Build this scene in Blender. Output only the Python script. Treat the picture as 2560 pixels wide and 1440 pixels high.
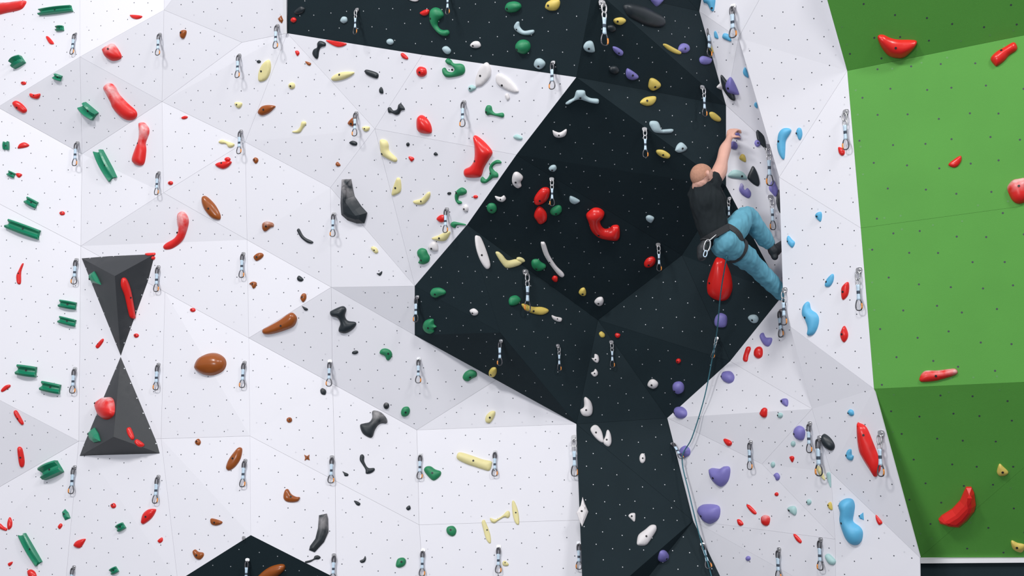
import bpy, bmesh, math, random
from mathutils import Vector, Matrix, noise, geometry
from mathutils.bvhtree import BVHTree

for o in list(bpy.data.objects):
    bpy.data.objects.remove(o, do_unlink=True)
SC = bpy.context.scene
COL = SC.collection

# ------------------------------------------------------------------ camera
FPX = 2800.0
CAM = Vector((0.0, -9.33, 1.7))
PITCH = math.radians(9.0)
cam_data = bpy.data.cameras.new('camera')
cam_data.sensor_width = 36.0
cam_data.lens = FPX / 2560.0 * 36.0
cam_data.clip_end = 200
cam = bpy.data.objects.new('camera', cam_data)
COL.objects.link(cam)
cam.location = CAM
cam.rotation_euler = (math.radians(90) + PITCH, 0, 0)
SC.camera = cam

# ------------------------------------------------------------------ world, lamps, exposure
world = bpy.data.worlds.new('hall_light')
SC.world = world
world.use_nodes = True
bg = world.node_tree.nodes['Background']
bg.inputs['Color'].default_value = (0.90, 0.91, 1.0, 1)
bg.inputs['Strength'].default_value = 0.43


def area_lamp(name, loc, target, size, size_y, power, color=(1, 1, 1)):
    d = bpy.data.lights.new(name, 'AREA')
    d.shape = 'RECTANGLE'
    d.size, d.size_y = size, size_y
    d.energy = power
    d.color = color
    o = bpy.data.objects.new(name, d)
    COL.objects.link(o)
    o.location = loc
    o.rotation_euler = (Vector(target) - Vector(loc)).to_track_quat('-Z', 'Y').to_euler()
    return o


area_lamp('hall_ceiling_and_fill_light', (-6.5, -10.0, 12.0), (-1.5, 0, 3.2), 2.2, 1.6, 860, (1.0, 0.985, 0.98))
area_lamp('hall_ceiling_and_fill_light', (7.0, -10.0, 11.5), (2.0, -0.6, 3.2), 2.2, 1.6, 480, (1.0, 0.985, 0.98))
area_lamp('hall_ceiling_and_fill_light', (0.2, -9.5, 10.0), (1.0, 0, 3.0), 1.8, 1.4, 270, (1.0, 0.985, 0.98))  # added fill lamp, no known fixture; brightens the left-facing panels on the right
area_lamp('hall_window_light', (-6.0, -14.0, 2.2), (0.3, 0, 3.2), 3.0, 2.2, 500, (0.93, 0.96, 1.0))

vs = SC.view_settings
vs.view_transform = 'Standard'
vs.look = 'None'
vs.gamma = 1.0
vs.use_curve_mapping = False
vs.exposure = 0.08

# ------------------------------------------------------------------ helpers
CP, SP = math.cos(PITCH), math.sin(PITCH)


def ray(x, y):
    a, b = (x - 1280) / FPX, -(y - 720) / FPX
    return Vector((a, CP - SP * b, SP + CP * b))


def at(x, y, Y):
    r = ray(x, y)
    return CAM + r * ((Y - CAM.y) / r.y)


def proj(p):
    v = p - CAM
    f = v.y * CP + v.z * SP
    return 1280 + FPX * v.x / f, 720 - FPX * (v.z * CP - v.y * SP) / f


def hit(x, y, plane):
    r = ray(x, y)
    o, n = plane
    return CAM + r * ((o - CAM).dot(n) / r.dot(n))


def s2l(c):
    return tuple(((v / 255 + 0.055) / 1.055) ** 2.4 if v > 10 else v / 255 / 12.92 for v in c)


def tag(o, label=None, cat=None, group=None, kind=None):
    if label: o['label'] = label
    if cat: o['category'] = cat
    if group: o['group'] = group
    if kind: o['kind'] = kind
    return o


def link(name, me, mat=None, parent=None, smooth=False):
    o = bpy.data.objects.new(name, me)
    COL.objects.link(o)
    if mat is not None and not me.materials:
        me.materials.append(mat)
    if parent is not None:
        o.parent = parent
    if smooth:
        for p in me.polygons:
            p.use_smooth = True
    return o


def empty(name, loc=(0, 0, 0)):
    o = bpy.data.objects.new(name, None)
    COL.objects.link(o)
    o.location = loc
    o.empty_display_size = 0.05
    return o


def mesh(name, verts, faces):
    me = bpy.data.meshes.new(name)
    me.from_pydata([tuple(v) for v in verts], [], faces)
    me.update()
    return me


def material(name, rgb, rough=0.5, metal=0.0, spec=0.5, var=0.06, scale=6.0, bump=0.0, bscale=200.0,
             chalk=0.0, srgb=True, coat=0.0):
    m = bpy.data.materials.new(name)
    m.use_nodes = True
    nt = m.node_tree
    b = nt.nodes['Principled BSDF']
    c = s2l(rgb) if srgb else rgb
    tc = nt.nodes.new('ShaderNodeTexCoord')
    nz = nt.nodes.new('ShaderNodeTexNoise')
    nz.inputs['Scale'].default_value = scale
    nz.inputs['Detail'].default_value = 4
    nt.links.new(tc.outputs['Object'], nz.inputs['Vector'])
    mx = nt.nodes.new('ShaderNodeMix')
    mx.data_type = 'RGBA'
    mx.inputs['A'].default_value = tuple(v * (1 - var) for v in c) + (1,)
    mx.inputs['B'].default_value = tuple(min(1, v * (1 + var)) for v in c) + (1,)
    nt.links.new(nz.outputs['Fac'], mx.inputs['Factor'])
    out = mx.outputs['Result']
    if chalk:
        n2 = nt.nodes.new('ShaderNodeTexNoise')
        n2.inputs['Scale'].default_value = 14
        n2.inputs['Detail'].default_value = 6
        nt.links.new(tc.outputs['Object'], n2.inputs['Vector'])
        rp = nt.nodes.new('ShaderNodeValToRGB')
        rp.color_ramp.elements[0].position = 0.36
        rp.color_ramp.elements[0].color = (0, 0, 0, 1)
        rp.color_ramp.elements[1].position = 0.66
        rp.color_ramp.elements[1].color = (chalk, chalk, chalk, 1)
        nt.links.new(n2.outputs['Fac'], rp.inputs['Fac'])
        sp = nt.nodes.new('ShaderNodeSeparateXYZ')
        nt.links.new(tc.outputs['Generated'], sp.inputs['Vector'])
        mr = nt.nodes.new('ShaderNodeMapRange')
        mr.inputs['From Min'].default_value = 0.40
        mr.inputs['From Max'].default_value = 0.85
        nt.links.new(sp.outputs['Y'], mr.inputs['Value'])
        ml = nt.nodes.new('ShaderNodeMath')
        ml.operation = 'MULTIPLY'
        nt.links.new(rp.outputs['Color'], ml.inputs[0])
        nt.links.new(mr.outputs['Result'], ml.inputs[1])
        m2 = nt.nodes.new('ShaderNodeMix')
        m2.data_type = 'RGBA'
        m2.inputs['B'].default_value = (0.80, 0.76, 0.76, 1)
        nt.links.new(ml.outputs[0], m2.inputs['Factor'])
        nt.links.new(out, m2.inputs['A'])
        out = m2.outputs['Result']
    nt.links.new(out, b.inputs['Base Color'])
    b.inputs['Roughness'].default_value = rough
    b.inputs['Metallic'].default_value = metal
    b.inputs['Specular IOR Level'].default_value = spec
    if coat:
        b.inputs['Coat Weight'].default_value = coat
        b.inputs['Coat Roughness'].default_value = 0.12
    if bump:
        n3 = nt.nodes.new('ShaderNodeTexNoise')
        n3.inputs['Scale'].default_value = bscale
        n3.inputs['Detail'].default_value = 3
        nt.links.new(tc.outputs['Object'], n3.inputs['Vector'])
        bp = nt.nodes.new('ShaderNodeBump')
        bp.inputs['Strength'].default_value = bump
        bp.inputs['Distance'].default_value = 0.004
        nt.links.new(n3.outputs['Fac'], bp.inputs['Height'])
        nt.links.new(bp.outputs['Normal'], b.inputs['Normal'])
    return m


M = dict(
    white_panel=material('white_panel_paint', (0.80, 0.795, 0.84), 0.55, srgb=False, var=0.02, scale=1.5, bump=0.05, bscale=90, spec=0.3),
    black_panel=material('black_panel_paint', (0.0135, 0.0245, 0.030), 0.65, srgb=False, var=0.15, scale=3, bump=0.25, bscale=260, spec=0.12),
    green_panel=material('green_panel_paint', (0.094, 0.325, 0.052), 0.6, srgb=False, var=0.08, scale=2.5, bump=0.2, bscale=260, spec=0.25),
    backing=material('plywood_backing', (0.42, 0.36, 0.30), 0.8, srgb=False),
    backing_light=material('pale_backing', (0.74, 0.735, 0.77), 0.8, srgb=False),
    hole=material('bolt_hole_dark', (0.045, 0.05, 0.065), 0.6, srgb=False),
    tnut=material('zinc_insert', (0.62, 0.64, 0.66), 0.45, metal=0.3, srgb=False),
    trim=material('white_trim', (0.78, 0.78, 0.80), 0.4, srgb=False, var=0.02),
    floor=material('floor_matting', (0.06, 0.07, 0.09), 0.8, srgb=False),
    volume=material('charcoal_volume', (0.026, 0.030, 0.034), 0.5, srgb=False, var=0.15, scale=5, bump=0.15, chalk=0.03),
    dimple=material('filled_screw_plug', (0.66, 0.655, 0.70), 0.6, srgb=False),
    bolt=material('bolt_socket_dark', (0.012, 0.013, 0.016), 0.5, srgb=False),
    steel=material('brushed_steel', (0.55, 0.55, 0.56), 0.3, metal=0.9, srgb=False),
    gun=material('gunmetal_carabiner', (0.10, 0.10, 0.11), 0.3, metal=0.7, srgb=False),
    orange=material('orange_gate', (0.75, 0.27, 0.05), 0.35, metal=0.2, srgb=False),
    sling=material('pale_blue_webbing', (0.55, 0.70, 0.82), 0.7, srgb=False, var=0.1, scale=40),
    stitch=material('dark_stitching', (0.05, 0.07, 0.10), 0.8, srgb=False),
    rope=material('teal_rope', (0.04, 0.16, 0.20), 0.8, srgb=False, var=0.5, scale=90),
    skin=material('skin', (0.66, 0.37, 0.29), 0.5, srgb=False, var=0.12, scale=9),
    hair=material('short_reddish_hair', (0.46, 0.235, 0.155), 0.8, srgb=False, var=0.25, scale=60, bump=0.5, bscale=500),
    shirt=material('black_cotton', (0.013, 0.018, 0.021), 0.85, srgb=False, var=0.3, scale=12, spec=0.2),
    denim=material('teal_blue_trousers', (0.115, 0.33, 0.43), 0.8, srgb=False, var=0.25, scale=14, spec=0.2),
    black=material('black_webbing', (0.02, 0.022, 0.025), 0.7, srgb=False),
    shoe=material('black_rubber_shoe', (0.02, 0.024, 0.028), 0.55, srgb=False, var=0.3),
    eye=material('eye_white', (0.7, 0.7, 0.68), 0.3, srgb=False),
)
HOLD_RGB = dict(red=(222, 38, 34), green=(28, 132, 98), jade=(32, 130, 84), brown=(152, 80, 30), cream=(226, 216, 156),
                yellow=(216, 192, 96), black=(34, 42, 47), white=(226, 222, 222), grey=(172, 194, 200),
                teal=(168, 204, 202), purple=(126, 120, 188), blue=(92, 176, 216))
for k, c in HOLD_RGB.items():
    rough = {'red': 0.28, 'brown': 0.25, 'black': 0.4, 'green': 0.35}.get(k, 0.5)
    M['h_' + k] = material(k + '_resin', c, rough, var=0.07, scale=10)
    M['h_' + k + '_chalk'] = material(k + '_resin_chalked', c, rough + 0.1, var=0.07, scale=10, chalk=0.6 if k != 'black' else 0.35)

# ------------------------------------------------------------------ the faceted climbing wall
# corner: (photo x, photo y, world Y of that corner); facets share corners, so the wall is one closed folded surface
VTX = dict(a1=(200, 142, 0.347), a2=(-6, 268, 0.751), a3=(205, 385, 0.728), a4=(405, 254, 0.277), a5=(605, 106, -0.157), a6=(410, 25, -0.013), a7=(718, 83, -0.336), a8=(613, 355, 
0.112), a9=(826, 469, -0.042), a10=(937, 322, -0.368), a11=(1056, 137, -0.772), a12=(1441, 193, -1.221), a13=(1291, 387, -0.803), a14=(1168, 562, -0.389), a15=(1037, 715, 0.038), 
a16=(1037, 838, 0.260), a17=(1441, 1060, 0.300), a18=(409, 482, 0.402), a19=(828, 718, 0.160), a20=(622, 845, 0.323), a21=(1042, 1075, 0.515), a22=(1240, 950, 0.353), a24=(202, 
615, 0.743), t0=(-300, -200, 1.862), t1=(200, -200, 0.531), t2=(412, -200, 0.090), t3=(585, -200, -0.560), t4=(715, -200, -0.717), l1=(-300, 268, 1.504), l1b=(-300, 268, 0.794), 
l2=(-300, 355, 0.799), l3=(-300, 845, 0.780), l4=(-300, 1390, 1.216), l5=(-300, 1640, 1.070), n2=(197, 1103, 0.729), m0=(625, 1090, 0.255), m1=(627, 1338, 0.130), m3=(1048, 1312, 
0.418), m4=(1066, 1560, 0.315), m5=(147, 1640, 0.625), m6=(1228, 1640, 0.202), p1=(1463, 1640, 0.082), c3=(1483, -30, -1.570), q2=(1490, -200, -1.793), q3=(720, -200, -0.787), 
c2=(1815, 263, -0.625), c4=(1748, 28, -0.825), c5=(1531, -200, -1.700), c5b=(1790, -200, -1.105), c6=(1815, 465, -0.552), c7=(1705, 638, -0.052), c8=(1495, 800, 0.350), c9=(1250, 
831, -0.160), c10=(1668, 1045, 0.450), c11=(1825, 903, -0.001), c12=(1958, 737, -0.393), c13=(1733, 1302, 0.312), c15=(1460, 1540, -0.186), c16=(1897, 1640, -0.074), rw1=(1846, 
95, -0.916), rw2=(2007, -200, -1.446), h1=(2015, 445, -0.467), h2=(2070, 737, -0.334), e1=(1948, 443, -0.829), e2=(1957, 720, -0.870), e3=(1975, 816, -0.777), g0=(2012, -200, 
-1.934), g1=(2118, 177, -1.291), g2=(2152, 570, -1.258), g3=(2185, 972, -1.224), g4=(2300, 1394, -0.634), g4w=(2300, 1394, -1.153), g0w=(2012, -200, -1.454), g5=(2303, 1640, 
-1.095), d1=(2030, 1022, -0.738), d2=(1905, 1160, -0.265), d3=(2088, 1348, -0.740), d4=(2077, 1180, -0.771), d5=(2096, 1640, -0.671), d6=(2090, 1500, -0.701), g6=(2760, 48, 
-1.880), g7=(2760, -200, -2.303), g8=(2760, 946, -1.719), g9=(2760, 1393, -1.045))
def on_edge(a, b, t):
    A, B = VTX[a], VTX[b]
    pa, pb = at(*A), at(*B)
    x, y = A[0] + (B[0] - A[0]) * t, A[1] + (B[1] - A[1]) * t
    best = min((((Vector(proj(pa.lerp(pb, k / 400))) - Vector((x, y))).length, k / 400) for k in range(401)))
    p = pa.lerp(pb, best[1])
    q = proj(p)
    return (q[0], q[1], p.y)




def on_plane(x, y, a, b, c):
    a, b, c = (at(*VTX[k]) for k in (a, b, c))
    p = hit(x, y, (a, (b - a).cross(c - a).normalized()))
    return (x, y, p.y)


VTX['h3'] = on_plane(2035, 850, 'c12', 'd1', 'c11')
VTX['e2'] = on_plane(1957, 720, 'e1', 'g2', 'e3')
VTX['s1'] = on_edge('a18', 'a19', 0.497)
VTX['s2'] = on_edge('a20', 'a21', 0.5)
VTX['s3'] = on_edge('m0', 'm3', 0.503)
VTX['s4'] = on_edge('m1', 'm4', 0.487)
VTX['s5'] = on_edge('a17', 'p1', 0.415)
VTX['s9'] = on_edge('g6', 'g8', 0.49)
VTX['s10'] = on_edge('g8', 'g9', 0.11)
VTX['s6'] = on_edge('a24', 'a20', 0.5)
VTX['s7'] = on_edge('n2', 'm0', 0.48)
VTX['s8'] = on_edge('m5', 'm1', 0.62)

FACETS = [
    ('C', 'right', 'e1 g1 g2'), ('C2', 'right', 'e1 g2 g3 e3 e2'), ('B', 'right', 'rw1 rw2 g0w g1 e1'),
    ('G1', 'green', 'g0 g7 g6 g1'), ('G2', 'green', 'g1 g6 s9 g2'), ('G2b', 'green', 'g2 s9 g8 g3'), ('G3', 'green', 'g3 g8 s10 g4'), ('G3b', 'green', 'g4 s10 g9'),
    ('dia1', 'left', 'a1 a2 a3'), ('dia2', 'left', 'a1 a3 a4'), ('topL', 'left', 't0 t1 a1 a2 l1'), ('top2a', 'left', 't1 t2 a6 a1'),
    ('top2b', 'left', 'a1 a6 a4'), ('top2d', 'left', 'a6 a5 a4'), ('top2c', 'left', 't2 t3 a6'), ('top3', 'left', 't3 t4 a7 a5 a6'),
    ('fC', 'left', 'a4 a5 a7 a8'), ('fD', 'left', 'a7 a10 a9 a8'), ('fE', 'left', 'a7 a11 a10'), ('fF', 'left', 'a11 a12 a13 a10'),
    ('fG1', 'left', 'a10 a13 a14 a15'), ('fG2', 'left', 'a10 a15 a9'), ('fG3', 'left', 'a9 a15 a19'), ('fH', 'left', 'a4 a8 a18'),
    ('fI', 'left', 'a8 s1 a18'), ('fI2', 'left', 'a8 a9 a19 s1'), ('j1', 'left', 'l1b a2 a3 a24 l2'), ('j2', 'left', 'a3 a4 a18 a24'),
    ('j3', 'left', 'a18 s1 a20 s6 a24'), ('j3b', 'left', 's1 a19 a20'), ('j4', 'left', 'a24 s6 s7 n2'), ('j4b', 'left', 's6 a20 m0 s7'),
    ('j5', 'left', 'l2 a24 n2 l3'), ('fN', 'left', 'l3 n2 l4'), ('m1', 'left', 'n2 s7 s8 m5'), ('m1c', 'left', 's7 m0 m1 s8'),
    ('m1b', 'left', 'n2 m5 l5 l4'), ('m2', 'left', 'a20 s2 s3 m0'), ('m2b', 'left', 's2 a21 m3 s3'), ('m3', 'left', 'm0 s3 s4 m1'),
    ('m3b', 'left', 's3 m3 m4 s4'), ('p1', 'left', 'a21 a22 a17'), ('p2', 'left', 'm3 a21 a17 s5'), ('p2b', 'left', 'm3 s5 p1 m6 m4'),
    ('fK', 'left', 'a19 s2 a20'), ('fK2', 'left', 'a19 a16 a22 a21 s2'), ('fL', 'left', 'a19 a15 a16'),
    ('bt', 'center', 'm1 m4 m6 m5'), ('Q', 'center', 'q3 q2 c3 a12 a11 a7'), ('R1', 'center', 'a12 c3 c2'), ('R2', 'center', 'c3 c4 c2'),
    ('R3', 'center', 'c3 q2 c5 c4'), ('R4', 'center', 'c4 c5 c5b'), ('S', 'center', 'a12 c2 c6'), ('T', 'center', 'a12 c6 c7 a13'),
    ('U', 'center', 'a13 c7 c8 a14'), ('V', 'center', 'a14 c9 a15'), ('W', 'center', 'a14 c8 a17 c9'), ('X', 'center', 'a15 c9 a17 a16'),
    ('Y', 'center', 'c8 c10 a17'), ('Z1', 'center', 'c8 c7 c11'), ('Z2', 'center', 'c8 c11 c10'), ('AA', 'center', 'c7 c6 c12 c11'),
    ('AB', 'center', 'a17 c10 c13'), ('AB2', 'center', 'a17 c13 c15'), ('AC', 'center', 'c13 c16 p1 c15'),
    ('rT', 'right', 'c4 c5b rw2 rw1'), ('D1', 'right', 'c12 h3 d1 c11'), ('D1b', 'right', 'c11 d1 d2 c10'), ('D2', 'right', 'd1 d4 d3 d2'),
    ('E', 'right', 'e3 g3 g4w d4 d1'), ('Fb', 'right', 'd4 g4w g5 d5 d6 d3'), ('D3a', 'right', 'c10 d2 d3 c13'), ('D3c', 'right', 'c13 d3 d6'),
    ('D3b', 'right', 'c13 d6 d5 c16'), ('A1', 'right', 'c4 rw1 c2'), ('A2', 'right', 'rw1 h1 c2'), ('A3', 'right', 'c2 h1 h2 c12 c6'),
]
# closing faces behind the free edge of the right-hand arete (hidden from the photo's viewpoint)
CLOSE = ['rw1 e1 h1', 'e1 e2 h2 h1', 'e2 e3 h3 h2', 'e3 d1 h3', 'c12 h2 h3', 'g3 g4w g4', 'g1 g0 g0w', 'g4w g5 g4']

WALLS = {}
PANEL_MAT = dict(left='white_panel', right='white_panel', center='black_panel', green='green_panel')
TRIS = []           # (facet name, px triangle, plane point, plane normal)
rnd = random.Random(7)


def inset2d(poly, d):
    n = len(poly)
    area = sum(poly[i][0] * poly[(i + 1) % n][1] - poly[(i + 1) % n][0] * poly[i][1] for i in range(n))
    sg = 1 if area > 0 else -1
    out = []
    for i in range(n):
        p0, p1, p2 = (Vector(poly[(i - 1) % n]), Vector(poly[i]), Vector(poly[(i + 1) % n]))
        a, b = (p1 - p0).normalized(), (p2 - p1).normalized()
        na, nb = Vector((-a.y, a.x)) * sg, Vector((-b.y, b.x)) * sg
        k = max(0.25, 1 + na.dot(nb))
        out.append(p1 + (na + nb) * (d / k))
    return out


def tri_plane(a, b, c):
    n = (b - a).cross(c - a).normalized()
    if n.dot(a - CAM) > 0:
        n = -n
    return n


def in_tri(p, t):
    s = []
    for i in range(3):
        a, b = t[i], t[(i + 1) % 3]
        s.append((b[0] - a[0]) * (p[1] - a[1]) - (b[1] - a[1]) * (p[0] - a[0]))
    return all(v >= -1e-6 for v in s) or all(v <= 1e-6 for v in s)


def in_poly(p, poly):
    r = False
    n = len(poly)
    for i in range(n):
        a, b = poly[i], poly[(i + 1) % n]
        if (a[1] > p[1]) != (b[1] > p[1]) and p[0] < (b[0] - a[0]) * (p[1] - a[1]) / (b[1] - a[1]) + a[0]:
            r = not r
    return r


def disc_mesh(bmv, bmf, c, n, r, z, seg=7):
    u = n.orthogonal().normalized()
    v = n.cross(u)
    b = len(bmv)
    for k in range(seg):
        a = 2 * math.pi * k / seg
        bmv.append(c + u * (math.cos(a) * r) + v * (math.sin(a) * r) + n * z)
    bmf.append(list(range(b, b + seg)))


TINTS = {}
for wname in ('left', 'center', 'right', 'green'):
    bv, bf = [], []
    for fn, w, vs_ in FACETS:
        if w != wname:
            continue
        P = [at(*VTX[k]) for k in vs_.split()]
        px = [VTX[k][:2] for k in vs_.split()]
        tess = geometry.tessellate_polygon([[Vector((x, y, 0)) for x, y in px]])
        nn = Vector((0, 0, 0))
        tl = []
        for t in tess:
            n = tri_plane(*[P[i] for i in t])
            a = (P[t[1]] - P[t[0]]).cross(P[t[2]] - P[t[0]]).length
            nn += n * a
            tl.append((t, n))
            TRIS.append((fn, [px[i] for i in t], P[t[0]], n))
        nn.normalize()
        b = len(bv)
        bv += [at(VTX[k][0], VTX[k][1], VTX[k][2] + 0.016) for k in vs_.split()]
        for t, n in tl:
            f = [b + i for i in t]
            if (bv[f[1]] - bv[f[0]]).cross(bv[f[2]] - bv[f[0]]).dot(n) < 0:
                f.reverse()
            bf.append(f)
    if wname == 'right':
        for c in CLOSE:
            b = len(bv)
            ks = c.split()
            bv += [at(*VTX[k]) for k in ks]
            bf += [[b, b + i, b + i + 1] for i in range(1, len(ks) - 1)]
    me = mesh('wall_' + wname, bv, bf)
    root = link('wall_' + wname, me, M[{'right': 'white_panel', 'center': 'black_panel', 'left': 'backing_light', 'green': 'backing'}[wname]])
    tag(root, {'left': 'white faceted climbing wall on the left with black bolt holes',
               'center': 'black faceted overhanging climbing wall in the middle',
               'right': 'white faceted side wall between the black and the green wall',
               'green': 'green climbing wall at the right edge'}[wname], None, None, 'structure')
    WALLS[wname] = root

    for fn, w, vs_ in FACETS:
        if w != wname:
            continue
        ks = vs_.split()
        px = [VTX[k][:2] for k in ks]
        P = [at(*VTX[k]) for k in ks]
        tris = [t for t in TRIS if t[0] == fn]
        tess = geometry.tessellate_polygon([[Vector((x, y, 0)) for x, y in px]])
        ins = inset2d(px, 0.2)
        # lift every inset corner onto a triangle of the facet that owns the corner
        pos = []
        for i, q in enumerate(ins):
            tt = [t for t in tess if i in t][0]
            n = tri_plane(*[P[k] for k in tt])
            pos.append(hit(q[0], q[1], (P[tt[0]], n)))
        nn = sum((t[3] for t in tris), Vector()).normalized()
        front = pos
        backp = [p - nn * 0.011 for p in pos]
        m = len(pos)
        faces = []
        for t in tess:
            f = list(t)
            if (front[f[1]] - front[f[0]]).cross(front[f[2]] - front[f[0]]).dot(nn) < 0:
                f.reverse()
            faces.append(f)
        for i in range(m):
            j = (i + 1) % m
            q = [i, j, m + j, m + i]
            cen = sum(front, Vector()) / m
            nq = (front[j] - front[i]).cross(backp[i] - front[i])
            if nq.dot((front[i] + front[j]) / 2 - cen) < 0:
                q.reverse()
            faces.append(q)
        pan = link('panel', mesh('panel', front + backp, faces), M[PANEL_MAT[w]], root)
        # threaded bolt holes: a jittered staggered grid over the facet
        t0 = max(tris, key=lambda t: abs((Vector(t[1][1]) - Vector(t[1][0])).cross(Vector(t[1][2]) - Vector(t[1][0]))))
        n, o = nn, P[0]
        u = n.cross(Vector((0, 0, 1))).normalized() * -1
        v = n.cross(u)
        if v.z < 0:
            v = -v
        sp = 0.215 if w == 'green' else 0.150
        ang = rnd.uniform(-0.35, 0.1)
        ca, sa = math.cos(ang), math.sin(ang)
        vis = [q for q in px if -150 < q[0] < 2710 and -130 < q[1] < 1570] + [(min(max(q[0], -120), 2680), min(max(q[1], -100), 1540)) for q in px]
        c2 = []
        for q in vis:
            d = hit(q[0], q[1], (t0[2], t0[3])) - o
            c2.append((d.dot(u) * ca + d.dot(v) * sa, -d.dot(u) * sa + d.dot(v) * ca))
        i0, i1 = int(min(c[0] for c in c2) / sp) - 2, int(max(c[0] for c in c2) / sp) + 2
        j0, j1 = int(min(c[1] for c in c2) / sp / 0.86) - 2, int(max(c[1] for c in c2) / sp / 0.86) + 2
        hv, hf = [], []
        dv, df = [], []
        inner = inset2d(px, 9)
        for i in range(i0, i1 + 1):
            for j in range(j0, j1 + 1):
                a = (i + 0.5 * (j % 2)) * sp + rnd.uniform(-1, 1) * sp * 0.16
                b = j * sp * 0.86 + rnd.uniform(-1, 1) * sp * 0.16
                p = o + u * (a * ca - b * sa) + v * (a * sa + b * ca)
                q = proj(p)
                if q[0] < -120 or q[0] > 2680 or q[1] < -100 or q[1] > 1540 or not in_poly(q, inner):
                    continue
                for t in tris:
                    if in_tri(q, t[1]):
                        disc_mesh(hv, hf, hit(q[0], q[1], (t[2], t[3])), t[3], 0.0075 if w == 'green' else 0.0050 if w != 'center' else 0.0046, 0.0006)
                        break
        if hf:
            tag(link('bolt_holes', mesh('bolt_holes', hv, hf), M['tnut' if w == 'center' else 'hole'], pan), None, None, None, 'stuff')
        # filled screw plugs along the panel edges
        if w in ('left', 'right', 'green'):
            rim = inset2d(px, 17)
            for i in range(len(rim)):
                a, b = rim[i], rim[(i + 1) % len(rim)]
                L = (b - a).length
                k = int(L / 62)
                for s in range(k):
                    if rnd.random() < 0.35:
                        continue
                    q = a.lerp(b, (s + 0.5 + rnd.uniform(-.2, .2)) / max(k, 1))
                    if not (-50 < q.x < 2610 and -50 < q.y < 1490) or not in_poly(q, px):
                        continue
                    for t in tris:
                        if in_tri(q, t[1]):
                            disc_mesh(dv, df, hit(q.x, q.y, (t[2], t[3])), t[3], 0.008 if w == 'green' else 0.0065, 0.0005)
                            break
            if df:
                if w == 'green' and 'plug_green' not in M:
                    M['plug_green'] = material('filled_screw_plug_green', (0.10, 0.30, 0.07), 0.5, srgb=False)
                tag(link('screw_plugs', mesh('screw_plugs', dv, df), M['plug_green' if w == 'green' else 'dimple'], pan), None, None, None, 'stuff')


def facet_at(x, y, name=None):
    for fn, t, o, n in TRIS:
        if (name is None or fn == name) and in_tri((x, y), t):
            return o, n
    best = min((t for t in TRIS if name is None or t[0] == name),
               key=lambda t: min((Vector(q) - Vector((x, y))).length for q in t[1]))
    return best[2], best[3]


def box_between(name, a, b, up, w, th, mat, parent=None):
    d = (b - a).normalized()
    up = (up - d * up.dot(d)).normalized()
    s = d.cross(up)
    vs = []
    for p in (a, b):
        for su, ss in ((0, -1), (1, -1), (1, 1), (0, 1)):
            vs.append(p + up * (w * su) + s * (th * 0.5 * ss))
    return link(name, mesh(name, vs, [(0, 1, 2, 3), (7, 6, 5, 4), (0, 4, 5, 1), (1, 5, 6, 2), (2, 6, 7, 3), (3, 7, 4, 0)]), mat, parent)


# floor, strip under the green wall, dark kick panel, frame strip beside the black top panel
fl = link('floor', mesh('floor', [(-14, -16, 0), (14, -16, 0), (14, 3, 0), (-14, 3, 0)], [(0, 1, 2, 3)]), M['floor'])
tag(fl, 'dark grey matted floor below the wall', None, None, 'structure')
pa, pb = at(2303, 1397, VTX['g4'][2]), at(2770, 1393, VTX['g9'][2])
tag(box_between('trim_1', pa + Vector((-.01, 0, -.032)), pb + Vector((0, 0, -.032)), Vector((0, 0, 1)), 0.033, 0.05, M['trim']),
    'white strip under the green wall', None, None, 'structure')
kick = box_between('wall_base', pa + Vector((-.01, .03, -.75)), pb + Vector((0, .03, -.75)), Vector((0, 0, 1)), 0.72, 0.04, M['black_panel'])
tag(kick, 'dark panel with pale bolt dots under the white strip', None, None, 'structure')
hv, hf = [], []
kn = (pb - pa).cross(Vector((0, 0, 1))).normalized()
if kn.y > 0: kn = -kn
for i in range(16):
    for j in range(4):
        p = pa.lerp(pb, (i + 0.5 * (j % 2) + 0.4) / 16) + Vector((0, .03, -.06 - j * .12)) + kn * 0.0206
        disc_mesh(hv, hf, p, kn, 0.005, 0)
tag(link('bolt_holes', mesh('bolt_holes', hv, hf), M['tnut'], kick), None, None, None, 'stuff')
fa, fb = at(717, 84, VTX['a7'][2] - .015), at(715, -190, VTX['t4'][2] - .03)
tag(box_between('trim_2', fa, fb, Vector((-1, 0, 0)), 0.026, 0.012, M['trim']), 'white edge strip beside the black top panel', None, None, 'structure')

# ------------------------------------------------------------------ pyramid volumes (black hourglass)


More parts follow.
